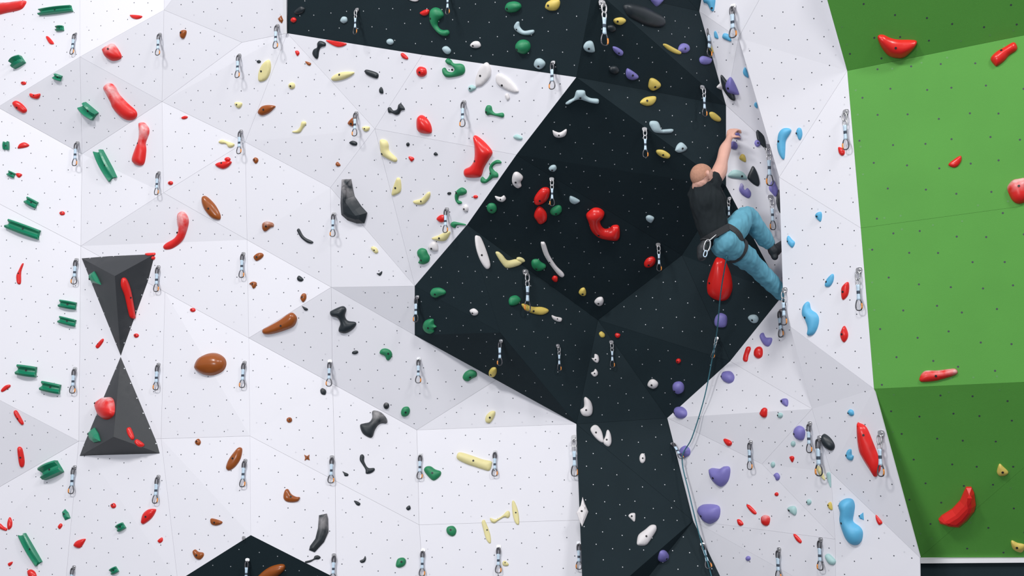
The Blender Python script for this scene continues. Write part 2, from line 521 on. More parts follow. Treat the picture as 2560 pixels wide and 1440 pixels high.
def volume(corners, apex, height, label):
    cx = sum(c[0] for c in corners) / 3
    cy = sum(c[1] for c in corners) / 3
    o, n = facet_at(cx, cy)
    base = [hit(x, y, (o, n)) + n * 0.004 for x, y in corners]
    ap = hit(apex[0], apex[1], (o + n * height, n))
    root = empty('pyramid_volume', base[0])
    tag(root, label, 'climbing volume', 'black pyramid volumes of the hourglass')
    sv, sf = [], []
    inv = Matrix.Translation(-base[0])
    for i in range(3):
        a, b = base[i], base[(i + 1) % 3]
        fn = (b - a).cross(ap - a).normalized()
        if fn.dot(a - CAM) > 0 and fn.dot(n) < 0: fn = -fn
        if fn.dot(n) < 0: fn = -fn
        th = 0.018
        vs = [a, b, ap, a - n * 0.05, b - n * 0.05, ap - n * 0.05]
        me = mesh('panel', [inv @ p for p in vs], [(0, 1, 2), (0, 3, 4, 1)])
        bm = bmesh.new(); bm.from_mesh(me); bmesh.ops.recalc_face_normals(bm, faces=bm.faces); bm.to_mesh(me); bm.free()
        link('panel', me, M['volume'], root)
        TRIS.insert(0, ('vol', [proj(a), proj(b), proj(ap)], a, fn))
        # screws along the base edge and dark inserts on the face
        for k in range(6):
            p = a.lerp(b, (k + 0.5) / 6) * 0.93 + ((a + b + ap) / 3) * 0.07
            p = p + fn * (-(p - a).dot(fn))
            disc_mesh(sv, sf, inv @ p, fn, 0.006, 0.001)
    tag(link('screws', mesh('screws', sv, sf), M['tnut'], root), 'pale screw heads', None, None, 'stuff')
    return root


volume([(205, 646), (396, 631), (302, 888)], (287, 690), 0.24, 'upper black pyramid volume of the hourglass, pointing downward')
volume([(302, 893), (198, 1141), (404, 1135)], (284, 1092), 0.24, 'lower black pyramid volume of the hourglass, pointing upward')
HOLD_DATA = '''
0 red slab lm=1 chalk: -40,25 60,20 190,5 185,45 150,75 60,95 -40,110
0 green clip lm=1: #422,80,255,46,-7
0 green clip: #453,215,58,36,-5
0 red crescent: 350,275 365,275 400,315 403,332 375,330 352,295
0 red half_moon: 980,112 1062,118 1060,135 1025,145 990,135
0 red dome lm=1 chalk h=.9: 780,360 835,328 870,345 912,415 900,445 845,457 800,430 780,390 ; 840,367
0 brown chip: 1352,240 1370,225 1397,228 1398,255 1380,290 1355,280 ; 1366,245
0 green clip: #140,468,95,62,-30
0 green clip: #437,578,62,42,20
0 red button: @178,625,38,28,0 ; 178,622
0 red half_moon: 225,700 260,708 302,702 295,735 270,743 230,728 ; 257,712
0 red wedge: 97,768 122,755 165,778 203,825 180,850 140,832 108,800 ; 140,805
0 green clip lm=1: #672,830,135,72,40
0 red slug lm=1 chalk: 782,660 800,628 835,625 870,655 895,705 960,775 1020,830 1028,870 1000,898 950,900 900,870 850,810 835,770 805,710
0 red peanut lm=1 chalk: 1048,925 1080,918 1115,955 1120,1000 1095,1070 1098,1130 1085,1220 1055,1243 1010,1230 995,1195 1015,1130 1045,1050 1050,980 ; 1037,1075
0 green clip lm=1: #803,1240,250,66,62
0 green clip: #48,1095,62,44,90
0 red chip: 135,1105 150,1080 185,1068 220,1088 200,1105 140,1115
0 green clip: #88,1308,56,40,25
0 red chip: 122,1300 150,1300 167,1312 145,1333 125,1320
0 red button: @1385,882,48,24,-10
0 cream bone: 1640,1065 1665,1048 1700,1060 1758,1080 1745,1103 1715,1105 1695,1080 1660,1078
0 cream chip: 1765,768 1815,772 1810,800 1790,812 1768,795 ; 1784,784
0 red half_moon lm=1: 1615,1235 1650,1215 1735,1210 1720,1245 1680,1267 1640,1258 ; 1668,1222
0 red button: @1708,1195,46,32,0
0 red button: @1280,1373,38,30,0 ; 1280,1372
1 green clip: #240,80,95,55,28
1 red button: @467,160,42,32,0 ; 465,156
1 green clip lm=1: #180,280,265,75,20
1 red banana lm=1 chalk: 1340,160 1375,147 1405,175 1417,225 1395,310 1365,370 1300,425 1245,435 1225,412 1245,385 1310,345 1340,290 1332,220 ; 1340,312
1 brown lens lm=1: 1520,35 1550,33 1610,90 1650,160 1655,200 1635,210 1590,195 1540,140 1517,80 ; 1580,125
1 red sliver lm=1: 165,540 178,540 160,600 157,685 130,685 123,630 140,590 ; 143,612
1 green clip: #512,845,132,58,10
1 green clip: #508,970,132,55,14
1 green wedge sharp: 678,615 710,595 735,640 760,695 700,680 680,650 ; 695,650
1 red paddle lm=1: 908,660 925,642 950,652 975,710 995,800 1015,930 1005,950 975,940 960,890 935,780 908,710 ; 974,790
1 red chip flat: 1090,465 1165,455 1160,470 1110,477
1 red button: @1150,495,34,28,0
1 red sliver: 720,1165 725,1145 770,1100 777,1120 740,1170 ; 740,1140
1 red button: @1023,1077,38,33,0 ; 1022,1076
1 red button: @1447,885,42,30,0 ; 1443,883
1 brown football lm=1 h=.8: 1460,1315 1490,1250 1560,1212 1630,1210 1685,1245 1698,1295 1670,1345 1600,1375 1530,1370 1480,1345
1 green clip lm=1: #205,1340,150,82,8
1 brown chip: 1870,688 1895,672 1925,680 1920,710 1900,725 1885,700 ; 1900,690
2 red sliver: 8,45 40,12 75,5 75,25 20,60
2 green clip: #385,25,150,75,12
2 red sliver: 105,205 125,198 150,235 178,290 170,307 150,295 112,240 ; 140,258
2 red sliver: 133,480 150,470 170,490 185,570 180,615 160,625 145,600 135,530 ; 163,548
2 green clip: #390,645,150,100,-25
2 red boulder lm=1 chalk h=.8: 745,150 780,112 825,98 855,125 862,200 845,245 800,267 760,250 742,195 ; 767,157
2 green wedge sharp: 667,370 715,328 740,370 757,430 710,440 680,420 ; 686,380
2 red chip: 948,340 965,325 985,335 1008,400 990,420 960,385
2 red chip: 1010,425 1030,415 1080,450 1075,470 1040,470 1012,445
2 brown chip: 1465,430 1490,410 1507,435 1495,460 1470,452 ; 1483,433
2 brown lens lm=1: 1700,610 1725,555 1780,485 1805,475 1818,495 1805,560 1770,615 1725,648 1700,640 ; 1760,562
2 red button: @852,913,40,40,0 ; 852,905
2 red leaf lm=1: 1060,1030 1075,975 1115,940 1168,938 1165,965 1135,1010 1085,1048 1065,1048 ; 1108,997
2 green wedge sharp: 468,960 490,938 515,965 530,1005 490,1022 472,990 ; 490,975
2 red chip: 435,1070 455,1045 470,1060 450,1088
2 red crescent: 0,1045 30,1070 55,1085 45,1102 0,1085 -20,1060
2 red sliver: 60,1085 58,1040 75,998 92,1030 90,1070 70,1092
2 green clip: #910,1072,62,50,-30
2 brown egg: 1580,1015 1600,1008 1665,1030 1660,1050 1620,1062 1585,1050 ; 1617,1040
2 green clip lm=1: #235,1238,265,58,60
2 red leaf: 555,1210 580,1175 640,1160 635,1185 605,1228 575,1228
2 red chip: 1183,1175 1215,1150 1222,1175 1200,1193
2 brown bean lm=1: 1447,1260 1465,1240 1490,1258 1525,1265 1528,1290 1500,1318 1465,1305 ; 1485,1285
2 red chip: 62,1345 95,1332 90,1352 70,1367
2 red egg: 210,1400 235,1390 265,1410 275,1450 240,1470 215,1440
2 green clip: #860,1398,56,46,-30
3 black egg: 290,95 300,72 340,45 368,65 355,95 315,108
3 brown wedge sharp: 165,140 190,115 205,150 195,175 175,160
3 red button: @283,150,42,40,0
3 grey chip: 635,150 650,125 680,130 685,160 660,175 640,165
3 grey chip: @1007,313,54,45,10
3 jade hook lm=1 h=.8: 1303,120 1310,75 1345,55 1385,70 1408,110 1395,135 1375,150 1362,185 1380,215 1405,225 1440,225 1452,250 1430,270 1385,262 1340,220 1310,170 ; 1322,137
3 red wedge: 1230,95 1275,70 1300,78 1290,110 1255,118
3 white chip: 1140,-10 1215,-10 1215,8 1185,12 1150,0
3 white egg: 1608,335 1635,310 1672,312 1687,345 1660,360 1620,355 ; 1635,342
3 grey bean: 1398,365 1415,347 1440,350 1463,378 1450,405 1420,400
3 black button: @22,462,30,24,0
3 cream leaf lm=1 flat: 18,600 22,540 50,480 95,448 112,480 108,540 80,595 40,612 ; 48,535
3 red chip: 295,385 315,380 327,400 310,420
3 black bone lm=1: 425,400 435,370 460,355 462,325 480,306 520,320 522,345 490,355 475,380 468,430 455,442 435,425
3 red slab flat lm=1: 530,300 670,322 665,343 615,353 560,330
3 brown chip: 370,462 385,462 413,475 405,492 385,485
3 cream lens lm=1: 565,590 590,562 650,540 735,540 720,565 660,595 590,608 ; 635,560
3 black slab: 820,525 850,525 915,550 912,588 870,580 825,555
3 black chip: 925,672 938,652 952,668 955,700 930,698
3 red chip: 1088,402 1105,398 1140,430 1135,447 1105,438 1090,420
3 red ring_shaped lm=1: 1203,530 1220,503 1245,500 1275,515 1280,555 1250,577 1215,568 ; 1240,542
3 jade double_hook lm=1: 1400,515 1420,508 1440,535 1475,540 1490,520 1470,495 1435,480 1422,455 1440,437 1465,450 1485,475 1540,478 1565,500 1567,540 1540,565 1470,580 1425,578 1402,550 ; 1495,540
3 white leaf lm=1 flat: 1650,655 1648,590 1680,510 1720,470 1745,475 1765,520 1755,580 1700,640 1665,650 ; 1690,568
3 teal chip: 1592,660 1615,637 1652,655 1640,675 1605,690 ; 1612,663
3 white egg flat lm=1: 1798,580 1820,550 1860,560 1920,610 1960,660 1970,690 1930,695 1860,665 1810,630 ; 1852,640
3 white chip: 1868,715 1890,700 1905,735 1885,755
3 cream button: @270,643,50,50,0 ; 268,646
3 brown lens lm=1: 15,845 40,800 90,787 145,795 135,815 95,850 45,867 ; 70,822
3 cream bone lm=1: 275,985 310,975 335,945 345,913 370,912 377,930 355,960 335,990 310,998 278,993
3 brown wedge: 688,925 720,885 745,885 745,940 720,948 ; 722,928
3 cream half_moon: 800,952 850,950 848,975 825,987 805,975 ; 821,965
3 black bone lm=1: 990,810 1010,805 1030,828 1060,818 1070,785 1090,778 1118,820 1090,830 1075,855 1050,862 1020,848 995,845
3 red egg lm=1 h=.8: 1207,925 1215,880 1240,862 1275,880 1310,930 1320,985 1300,1003 1240,998 1212,975
3 jade hook lm=1: 1720,820 1735,790 1765,795 1775,830 1800,850 1850,845 1862,865 1850,882 1800,870 1760,862 1738,865 1722,850 ; 1735,840
3 black chip: 700,1070 725,1055 758,1068 755,1090 725,1090
3 cream pinch lm=1: 932,1060 945,1045 980,1055 995,1085 1000,1130 1055,1185 1055,1210 1030,1212 960,1175 940,1155 ; 945,1157
3 black button: @1140,1083,26,30,0
3 red chip: 1145,1175 1175,1178 1187,1193 1165,1212
3 black chip: 1333,1155 1348,1140 1365,1160 1345,1167
3 brown chip: 598,1230 612,1213 635,1240 610,1248
3 red boot_shaped lm=1 h=.8: 1633,1030 1645,1015 1680,1035 1730,1080 1770,1130 1770,1160 1745,1200 1710,1260 1690,1320 1650,1333 1580,1330 1560,1305 1565,1270 1610,1245 1640,1190 1642,1100 ; 1640,1228
3 jade double_hook lm=1: 1685,1345 1700,1325 1725,1345 1745,1325 1755,1295 1750,1255 1770,1220 1810,1198 1838,1210 1838,1225 1800,1230 1775,1255 1790,1280 1815,1300 1815,1330 1780,1335 1760,1350 1720,1375 1690,1368 ; 1762,1303
3 black boot_shaped lm=1 chalk sharp: 650,1345 715,1342 725,1400 740,1470 790,1545 835,1595 828,1630 815,1672 760,1674 690,1650 645,1610 640,1520 645,1430
3 cream tooth flat: 1022,1430 1050,1350 1065,1332 1085,1350 1088,1430 1050,1460 1022,1465 ; 1052,1408
4 brown bean lm=1 chalk: 48,260 55,230 90,220 130,235 132,260 110,268 75,295 55,288 ; 86,258
4 black boomerang lm=1: 308,285 325,275 350,320 375,345 428,372 420,387 385,380 340,345 318,310
4 cream boomerang lm=1: 1180,68 1240,50 1285,5 1305,0 1308,25 1290,60 1255,92 1200,92 ; 1245,67
4 jade hook: 1495,10 1510,-15 1545,-35 1578,-15 1578,10 1550,25 1525,30 1518,60 1540,70 1545,85 1520,92 1500,70 1492,40 ; 1512,5
4 black button: @1450,10,30,22,-10
4 red button: @1647,36,36,26,0
4 white button: 1548,115 1570,93 1592,110 1590,140 1570,150 1552,135 ; 1568,125
4 white half_moon: 1792,30 1835,38 1860,25 1875,50 1850,72 1810,62 ; 1832,48
4 jade ring_shaped: 1730,110 1750,85 1785,85 1805,110 1800,145 1770,160 1740,145 ; 1763,122
4 red egg: 1355,200 1385,172 1420,178 1420,215 1385,228
4 jade hook: 1460,240 1480,222 1520,228 1570,240 1570,250 1510,250 1495,270 1470,262
4 cream boomerang: 1320,345 1370,325 1430,295 1458,300 1440,345 1410,368 1345,362 ; 1383,343
4 white egg: 1295,410 1320,375 1345,370 1365,395 1365,440 1330,445 1305,430 ; 1327,420
4 jade peanut lm=1: 1213,440 1240,420 1275,430 1290,460 1305,490 1295,525 1255,543 1220,530 1230,500 1215,475 ; 1252,507
4 cream chip: 863,425 875,408 905,420 917,450 895,460 ; 890,436
4 black chip: 905,610 925,607 945,593 945,610 930,628
4 brown egg: -15,480 15,458 45,458 58,475 40,500 5,518 -15,500 ; 12,490
4 black chip: 308,645 325,627 357,655 340,672 315,665
4 brown egg: 333,790 350,762 375,765 377,800 355,827 338,810 ; 352,790
4 black bone: 345,855 358,860 388,875 385,888 365,887 352,868
4 brown horn lm=1: 48,1035 90,1010 170,965 240,915 275,905 305,935 305,970 280,1010 210,1040 120,1065 60,1065 ; 193,997
4 black bone lm=1: 555,900 575,885 630,860 660,857 678,880 668,930 690,965 745,975 750,1000 720,1035 670,1060 625,1050 620,1025 632,985 610,945 565,930
4 white paddle lm=1 flat: 1642,335 1665,328 1690,350 1730,450 1755,540 1745,575 1720,572 1680,510 1650,420 ; 1685,475
4 cream boomerang lm=1: 1797,460 1815,447 1845,470 1885,512 1950,503 1996,520 1975,550 1890,572 1850,545
4 cream button: @1985,507,66,34,20
4 jade egg lm=1: 1310,750 1330,722 1380,718 1420,740 1420,765 1380,780 1350,793 1320,780 ; 1355,762
4 jade ring_shaped lm=1: 1253,1010 1265,970 1300,952 1332,955 1335,990 1355,1010 1335,1025 1335,1050 1305,1063 1270,1045 ; 1307,1010
4 white egg: 1605,885 1635,873 1665,895 1660,920 1630,925 1612,905 ; 1632,905
4 black button: @743,1203,48,28,-10
4 jade bean lm=1: 928,1210 940,1180 975,1173 1010,1190 1022,1225 1000,1260 980,1258 965,1230 ; 995,1208
4 jade egg: 1550,1385 1570,1350 1610,1332 1650,1345 1655,1380 1620,1400 1590,1420 1560,1410 ; 1607,1385
4 yellow egg: 1748,1345 1770,1317 1800,1318 1805,1355 1785,1385 1752,1375 ; 1768,1358
5 black chip chalk: 482,45 500,30 525,50 520,80 490,75
5 black button chalk: @978,163,45,50,0 ; 978,165
5 jade egg: 1088,205 1105,175 1140,170 1155,195 1145,230 1115,245 1092,235 ; 1125,207
5 black bone lm=1 chalk: 780,310 810,295 850,285 872,250 870,210 890,198 940,215 980,260 980,295 945,295 915,310 890,350 875,395 850,402 800,370
5 cream leaf: 1720,270 1728,235 1760,205 1793,205 1790,240 1760,288 1730,290 ; 1757,250
5 brown chip: @250,270,44,42,0 ; 250,268
5 brown star: 362,530 382,540 400,530 398,552 402,572 382,565 365,575 368,552 ; 384,550
5 black bone lm=1: 778,570 782,535 800,528 812,545 812,580 840,628 885,630 888,650 860,670 825,672 820,640 795,600
5 cream bar lm=1: 1508,530 1530,512 1600,530 1700,565 1765,580 1768,610 1750,650 1700,640 1640,620 1580,600 1512,565 ; 1635,578
5 jade bean: 1260,645 1275,620 1310,617 1345,640 1385,655 1385,685 1350,718 1320,720 1280,680 ; 1328,670
5 black bone: 648,655 665,662 692,675 688,690 665,690 658,672
5 brown bean lm=1: 205,850 215,800 240,788 265,825 300,845 330,850 315,880 270,888 225,880 ; 260,848
5 black bone: 735,875 755,878 782,895 775,912 755,908 740,888
5 black chip: 1125,930 1150,910 1160,935 1140,948
5 black boomerang lm=1 sharp chalk: 472,985 530,972 540,1010 543,1110 510,1185 440,1262 398,1245 405,1215 445,1160 465,1080
5 cream bone: 1755,1005 1775,1010 1800,1015 1850,985 1880,955 1900,955 1905,985 1890,1005 1860,1000 1810,1030 1790,1043 1765,1035
5 cream sliver flat: 1693,1035 1710,1018 1725,1040 1755,1120 1762,1185 1748,1193 1725,1160 1705,1090 ; 1735,1095
8 cream sliver flat: 0,885 18,880 45,950 55,1040 40,1055 20,1030 5,970 ; 30,965
5 jade ring_shaped lm=1: 1428,1095 1440,1070 1480,1065 1503,1095 1495,1130 1470,1142 1438,1125 ; 1465,1095
5 jade ring_shaped: 1050,1345 1065,1310 1105,1302 1125,1325 1115,1360 1080,1377 1052,1370 ; 1088,1335
5 black bone: 368,1330 400,1322 430,1310 440,1290 465,1285 485,1300 470,1315 440,1318 410,1335 375,1342
5 black chip: 778,1325 805,1312 818,1290 825,1310 815,1335 790,1342
5 brown leaf lm=1: 10,1450 60,1400 120,1365 190,1350 218,1362 210,1400 150,1450 80,1480 20,1480
5 cream button: 1848,1340 1865,1325 1895,1350 1885,1365 1855,1362 ; 1870,1340
6 jade egg h=.9: -50,50 -30,20 20,10 60,25 70,55 40,85 -10,95 -45,80 ; -25,65
6 yellow egg: 250,45 265,15 310,-5 355,0 358,40 335,75 290,80 255,65 ; 282,40
6 grey hook lm=1: 15,200 35,165 55,165 60,200 90,230 135,225 165,225 165,248 130,263 75,258 30,230 ; 40,220
6 jade ball lm=1 h=.95: @85,350,112,112,0 ; 45,372
6 grey egg: 165,480 180,445 215,438 248,465 245,495 210,520 175,505 ; 208,495
6 yellow egg: 760,155 775,137 820,130 850,145 848,165 815,187 775,178 ; 783,157
6 black button: @745,213,70,55,15
6 grey egg: 535,350 555,315 590,305 610,325 618,385 585,393 550,380 ; 565,360
6 black plate lm=1: 835,60 845,28 900,28 970,45 1050,85 1125,130 1140,175 1130,200 1080,207 1000,190 930,155 870,120
6 purple wedge: 1040,-20 1130,-20 1130,5 1085,50 1060,40
6 purple wedge: 755,350 790,355 832,385 825,415 800,415 765,385 ; 795,395
6 yellow sliver: 1132,335 1150,330 1210,360 1262,390 1260,408 1220,400 1165,370
6 purple egg: 1245,370 1260,335 1290,325 1320,345 1325,380 1300,398 1260,390 ; 1280,372
6 black button: @765,525,80,65,15
6 purple wedge lm=1: 853,555 860,515 885,520 940,560 945,585 910,600 870,590 ; 895,560
6 yellow tooth lm=1: 1022,640 1035,590 1070,590 1112,625 1105,655 1060,680 1030,665 ; 1060,645
6 grey bat_shaped lm=1: 403,770 430,750 465,730 480,685 500,675 545,680 555,715 590,735 645,742 652,765 640,777 590,770 545,755 510,745 470,755 430,780 405,782 ; 510,725
6 yellow egg: 960,770 990,735 1040,722 1075,725 1075,760 1045,790 1000,793 ; 1000,760
6 white half_moon lm=1: 305,978 325,985 360,993 405,968 410,990 395,1020 350,1032 315,1018 ; 350,1008
6 yellow wedge: 1480,845 1510,842 1560,885 1558,912 1520,905 1490,880
6 grey hook lm=1: 1030,930 1040,908 1085,910 1105,940 1115,970 1145,970 1200,968 1203,990 1175,1000 1090,998 1060,985 1040,955
6 grey egg: 1225,1120 1240,1085 1270,1068 1308,1105 1300,1130 1260,1145 1232,1135 ; 1265,1118
6 yellow leaf: 1080,1135 1095,1122 1140,1128 1185,1160 1175,1185 1135,1183 1095,1160 ; 1130,1153
6 grey chip: 275,1262 295,1240 325,1238 335,1265 315,1285 285,1278 ; 300,1267
6 white egg: 0,1335 15,1295 45,1290 80,1320 78,1345 65,1365 70,1395 40,1410 5,1380 ; 25,1355
6 teal chip: 10,1025 40,1008 77,1030 70,1050 30,1045
6 purple half_moon: 1405,440 1430,420 1488,440 1485,475 1450,485 1415,475
6 blue tooth: 1440,-20 1520,-20 1520,50 1510,85 1490,75 1465,30 1440,20 ; 1505,62
6 blue chip: 1517,240 1530,235 1547,275 1545,290 1520,280
6 blue wedge: 1578,280 1590,250 1630,262 1645,310 1600,297
6 yellow chip: 1480,345 1492,343 1512,385 1505,398 1482,375
6 blue chip fac=A2: 1732,535 1745,505 1760,520 1775,580 1755,575 1738,560
6 black plate flat: 1565,575 1575,562 1600,590 1640,650 1672,740 1660,755 1625,730 1580,660
6 purple jug lm=1 h=1.1: 1600,650 1610,610 1640,577 1670,620 1700,690 1698,710 1650,707 1615,690 ; 1622,655
6 white horn: 1535,650 1580,610 1575,645 1580,675 1555,668
6 blue chip fac=A2: 1816,790 1822,770 1835,770 1843,808 1830,808
6 black leaf flat fac=A3: 1830,990 1835,940 1855,908 1880,980 1905,1090 1900,1115 1870,1090 1840,1050
6 purple button fac=A3: 1818,1075 1830,1050 1855,1060 1860,1090 1835,1102 ; 1838,1075
6 purple wedge lm=1 h=1.2 fac=A3: 1645,1012 1665,985 1680,970 1695,985 1713,1035 1710,1043 1655,1033
6 purple half_moon h=1: 1635,1105 1638,1075 1655,1060 1680,1070 1692,1100 1680,1120 1650,1115
6 yellow chip: 1705,1190 1720,1157 1745,1165 1755,1205 1745,1215
6 teal slab: 1620,1310 1660,1275 1720,1285 1755,1320 1760,1345 1700,1340 1630,1330 ; 1718,1325
6 black leaf flat: 1765,1330 1785,1280 1808,1245 1840,1300 1857,1370 1845,1397 1815,1385 1780,1355
r purple bean chalk: 1005,1040 1020,970 1045,948 1075,990 1070,1020 1095,1050 1130,1020 1180,1080 1180,1140 1150,1170 1110,1160 1040,1110
r purple wedge fac=A3: 1455,1000 1490,930 1520,900 1560,970 1590,1060 1555,1150 1500,1100 1460,1050
r black chip chalk fac=A3: 1565,1180 1580,1090 1610,1060 1625,1380 1590,1340 1565,1240
7 red egg lm=1: 165,50 190,5 225,-30 265,-35 285,-10 270,50 230,85 190,97 168,85 ; 205,50
7 red boulder: 165,180 180,130 210,107 255,150 262,200 240,230 205,238 185,215
7 jade bean: 285,150 300,120 345,98 370,110 372,145 345,170 305,172 ; 327,150
7 grey bone: 430,55 435,30 460,35 505,60 503,75 470,90 440,78
7 red hook lm=1 h=.9: 555,175 575,145 615,118 660,122 692,150 685,185 662,215 668,250 695,275 730,270 755,250 795,248 808,280 805,340 775,362 700,355 640,335 595,290 575,230 ; 642,312
7 grey chip: 1005,185 1030,173 1065,190 1058,215 1040,230 1010,212
7 white banana lm=1: 215,385 230,373 250,385 280,470 330,550 380,600 392,625 375,638 345,620 290,550 240,470 ; 277,522
7 jade bean: 145,525 160,505 195,503 220,525 253,545 250,570 210,590 175,585 150,560 ; 180,563
7 red chip: 298,650 315,627 342,635 340,668 318,672
7 red egg: 990,535 1010,500 1050,483 1075,500 1072,535 1040,562 1000,562 ; 1020,535
7 yellow tooth: 500,755 515,725 542,717 555,745 550,775 520,775 ; 527,755
7 white egg lm=1: 617,825 640,793 675,787 687,815 675,845 645,852 ; 645,825
7 jade egg: -25,815 -10,785 30,775 62,800 55,830 25,850 -15,850
7 yellow banana lm=1: 70,845 95,838 150,860 220,862 268,880 265,905 225,922 170,915 105,890 ; 152,895
7 white half_moon: 297,925 330,935 370,945 368,970 345,973 310,955 ; 332,952
7 yellow tooth: 652,1062 670,1045 695,1065 693,1088 668,1090
7 red chip: 772,1070 785,1057 812,1068 805,1090 785,1093
7 white tooth: 597,1245 615,1245 620,1215 645,1225 653,1260 640,1282 615,1270 ; 622,1258
7 white tooth: 592,1358 612,1345 625,1327 643,1350 640,1375 615,1385 ; 615,1362
7 red ball h=.9: @1248,1267,38,38,0 ; 1245,1267
7 white egg: 1017,1440 1035,1410 1065,1405 1095,1430 1090,1460 1060,1475 1025,1460 ; 1055,1440
7 purple ball h=.9: 1205,1450 1225,1425 1265,1422 1290,1450 1285,1495 1245,1515 1210,1490 ; 1225,1487
7 red drop lm=1 h=.9: 1530,495 1560,485 1600,500 1620,540 1650,660 1650,740 1620,800 1570,818 1510,800 1470,760 1465,680 1490,590 ; 1490,680
7 purple half_moon: 1715,510 1760,515 1830,550 1810,575 1760,570
7 purple boulder lm=1: 1518,975 1530,930 1565,907 1610,930 1612,990 1590,1015 1535,1010
7 grey egg: 1770,945 1790,922 1830,922 1850,950 1835,980 1800,980 ; 1808,958
7 white egg: 1880,650 1900,630 1925,680 1930,705 1895,705 1880,680
7 purple bean: 1862,1085 1885,1055 1905,1090 1950,1095 1945,1135 1920,1160 1885,1140
7 red sliver lm=1: 1735,1245 1750,1195 1765,1163 1785,1160 1792,1180 1775,1225 1765,1270 1740,1270
7 red egg: 1820,1200 1835,1170 1860,1158 1880,1180 1878,1230 1850,1250 1822,1235
7 purple ball lm=1 h=.9: 1577,1385 1595,1350 1640,1345 1668,1380 1660,1420 1625,1435 1585,1415 ; 1590,1392
8 white horn lm=1: 512,195 540,170 540,110 555,98 590,130 605,180 598,225 570,243 530,235 ; 550,197
8 white egg flat: 588,340 610,310 640,312 670,350 683,400 685,438 655,430 610,385 ; 626,367
8 white horn: 685,430 700,390 710,350 725,347 742,385 745,440 725,470 695,455 ; 705,422
8 white egg lm=1: @978,557,44,76,0 ; 975,560
8 purple ball h=.9: 1222,220 1235,180 1275,170 1310,200 1310,240 1270,260 1235,250 ; 1235,225
8 purple ball h=.9: 1255,515 1275,475 1305,462 1335,490 1335,530 1300,550 1270,545 ; 1270,515
8 red egg: 1860,215 1885,178 1912,190 1912,240 1890,253 1868,238
8 red wedge: 1588,415 1605,410 1645,430 1648,455 1625,467 1600,445
8 purple jug lm=1 h=.9: 1487,650 1500,630 1560,635 1590,618 1632,622 1637,670 1620,730 1580,768 1545,762 1500,710 ; 1540,703
8 purple jug lm=1 h=.9: 1402,950 1420,910 1470,900 1540,908 1563,940 1550,1010 1490,1050 1445,1030 1415,985 ; 1453,988
8 white diamond lm=1 sharp fac=AB2: 485,965 515,910 528,850 545,900 570,960 550,1010 525,1070 500,1010 ; 515,960
8 white drop: 873,990 890,970 920,970 925,1000 918,1033 895,1015 ; 892,995
8 white bean lm=1: 937,1180 950,1130 1000,1090 1040,1058 1075,1060 1082,1095 1050,1150 1010,1205 965,1213 940,1205 ; 995,1150
8 purple boulder: 1095,1300 1110,1255 1140,1245 1165,1265 1180,1305 1150,1320 1125,1335 1100,1325 ; 1135,1295
8 purple button h=.9: @1773,1308,35,38,0
8 red sliver: 1762,905 1785,910 1832,960 1828,978 1805,970 1770,930
8 red chip: 1692,1015 1715,1020 1737,1050 1715,1065 1697,1050
8 red boulder chalk: 1875,995 1905,983 1935,1000 1930,1050 1905,1065 1875,1045
9 red half_moon lm=1 h=.9: 822,285 835,262 870,262 920,285 980,297 1060,298 1112,305 1112,335 1080,380 1020,430 960,435 900,415 850,355 ; 953,340
9 red brick_shaped lm=1 h=.9: 1668,440 1710,390 1770,355 1840,317 1868,345 1862,380 1810,415 1770,460 1720,495 1700,490 ; 1745,385
9 blue crescent lm=1: 70,1060 80,1000 110,965 150,960 175,975 165,1005 135,1055 130,1120 125,1185 110,1195 85,1160 70,1110 ; 78,1060
9 blue chip: 208,1000 225,960 250,965 258,1010 245,1047 230,1045 218,1015 ; 212,998
9 red chip: 527,1110 540,1103 572,1120 575,1155 555,1168 533,1150
9 red half_moon lm=1: 1352,1235 1395,1195 1445,1168 1450,1205 1425,1245 1390,1257
9 red boulder lm=1 h=.9 chalk: 1795,1400 1830,1355 1870,1342 1950,1345 1960,1480 1920,1520 1870,1527 1830,1500 1800,1440 ; 1875,1407
10 blue tooth: 355,180 370,155 400,150 405,185 395,222 370,205 ; 375,185
10 blue wedge: 143,350 155,327 180,355 203,380 185,417 160,400 147,380 ; 152,372
10 blue sliver: 430,685 445,650 480,615 495,625 490,670 465,708 432,710 ; 445,675
10 red lens: 550,760 555,715 585,680 605,678 610,720 600,775 570,808 555,800 ; 572,750
10 blue wing_shaped lm=1: 258,920 265,860 290,825 312,830 325,880 365,910 383,950 375,1010 350,1060 320,1078 295,1070 300,1020 280,960 ; 270,935
10 red lens lm=1: 543,1080 548,1045 575,1003 600,1055 598,1095 575,1127 555,1115 ; 565,1068
10 blue button: @270,1320,35,42,0 ; 264,1320
10 red bar lm=1 h=.9 chalk: 1135,1400 1150,1365 1185,1340 1270,1338 1350,1328 1400,1325 1422,1345 1410,1370 1340,1395 1250,1418 1160,1425 1138,1415 ; 1258,1382
11 purple wedge: 93,130 115,110 145,112 153,140 145,168 120,160 ; 112,133
11 teal button: @92,235,42,42,0 ; 82,233
11 purple ball lm=1: 195,370 205,330 235,312 270,330 280,370 268,415 240,423 210,405 ; 208,372
11 teal button: @190,448,35,42,0
11 red tooth: 163,548 185,540 198,555 183,588
11 teal button: @38,605,32,45,0
11 purple chip: 45,680 70,665 90,690 85,715 65,723 55,700
11 red button: @65,827,30,30,0
11 teal button: @308,885,36,45,0 ; 300,885
11 teal egg lm=1: 147,940 165,918 205,918 217,955 205,985 175,970 ; 168,948
11 yellow wedge: 447,905 470,883 482,910 483,945 460,935 ; 460,908
11 cream leaf: 365,625 385,615 410,660 430,715 415,715 380,670
11 teal sliver flat: 440,680 455,660 470,680 473,775 455,740
11 black leaf lm=1 h=.9: 407,420 410,390 425,373 465,400 497,445 500,480 480,500 450,490 420,460
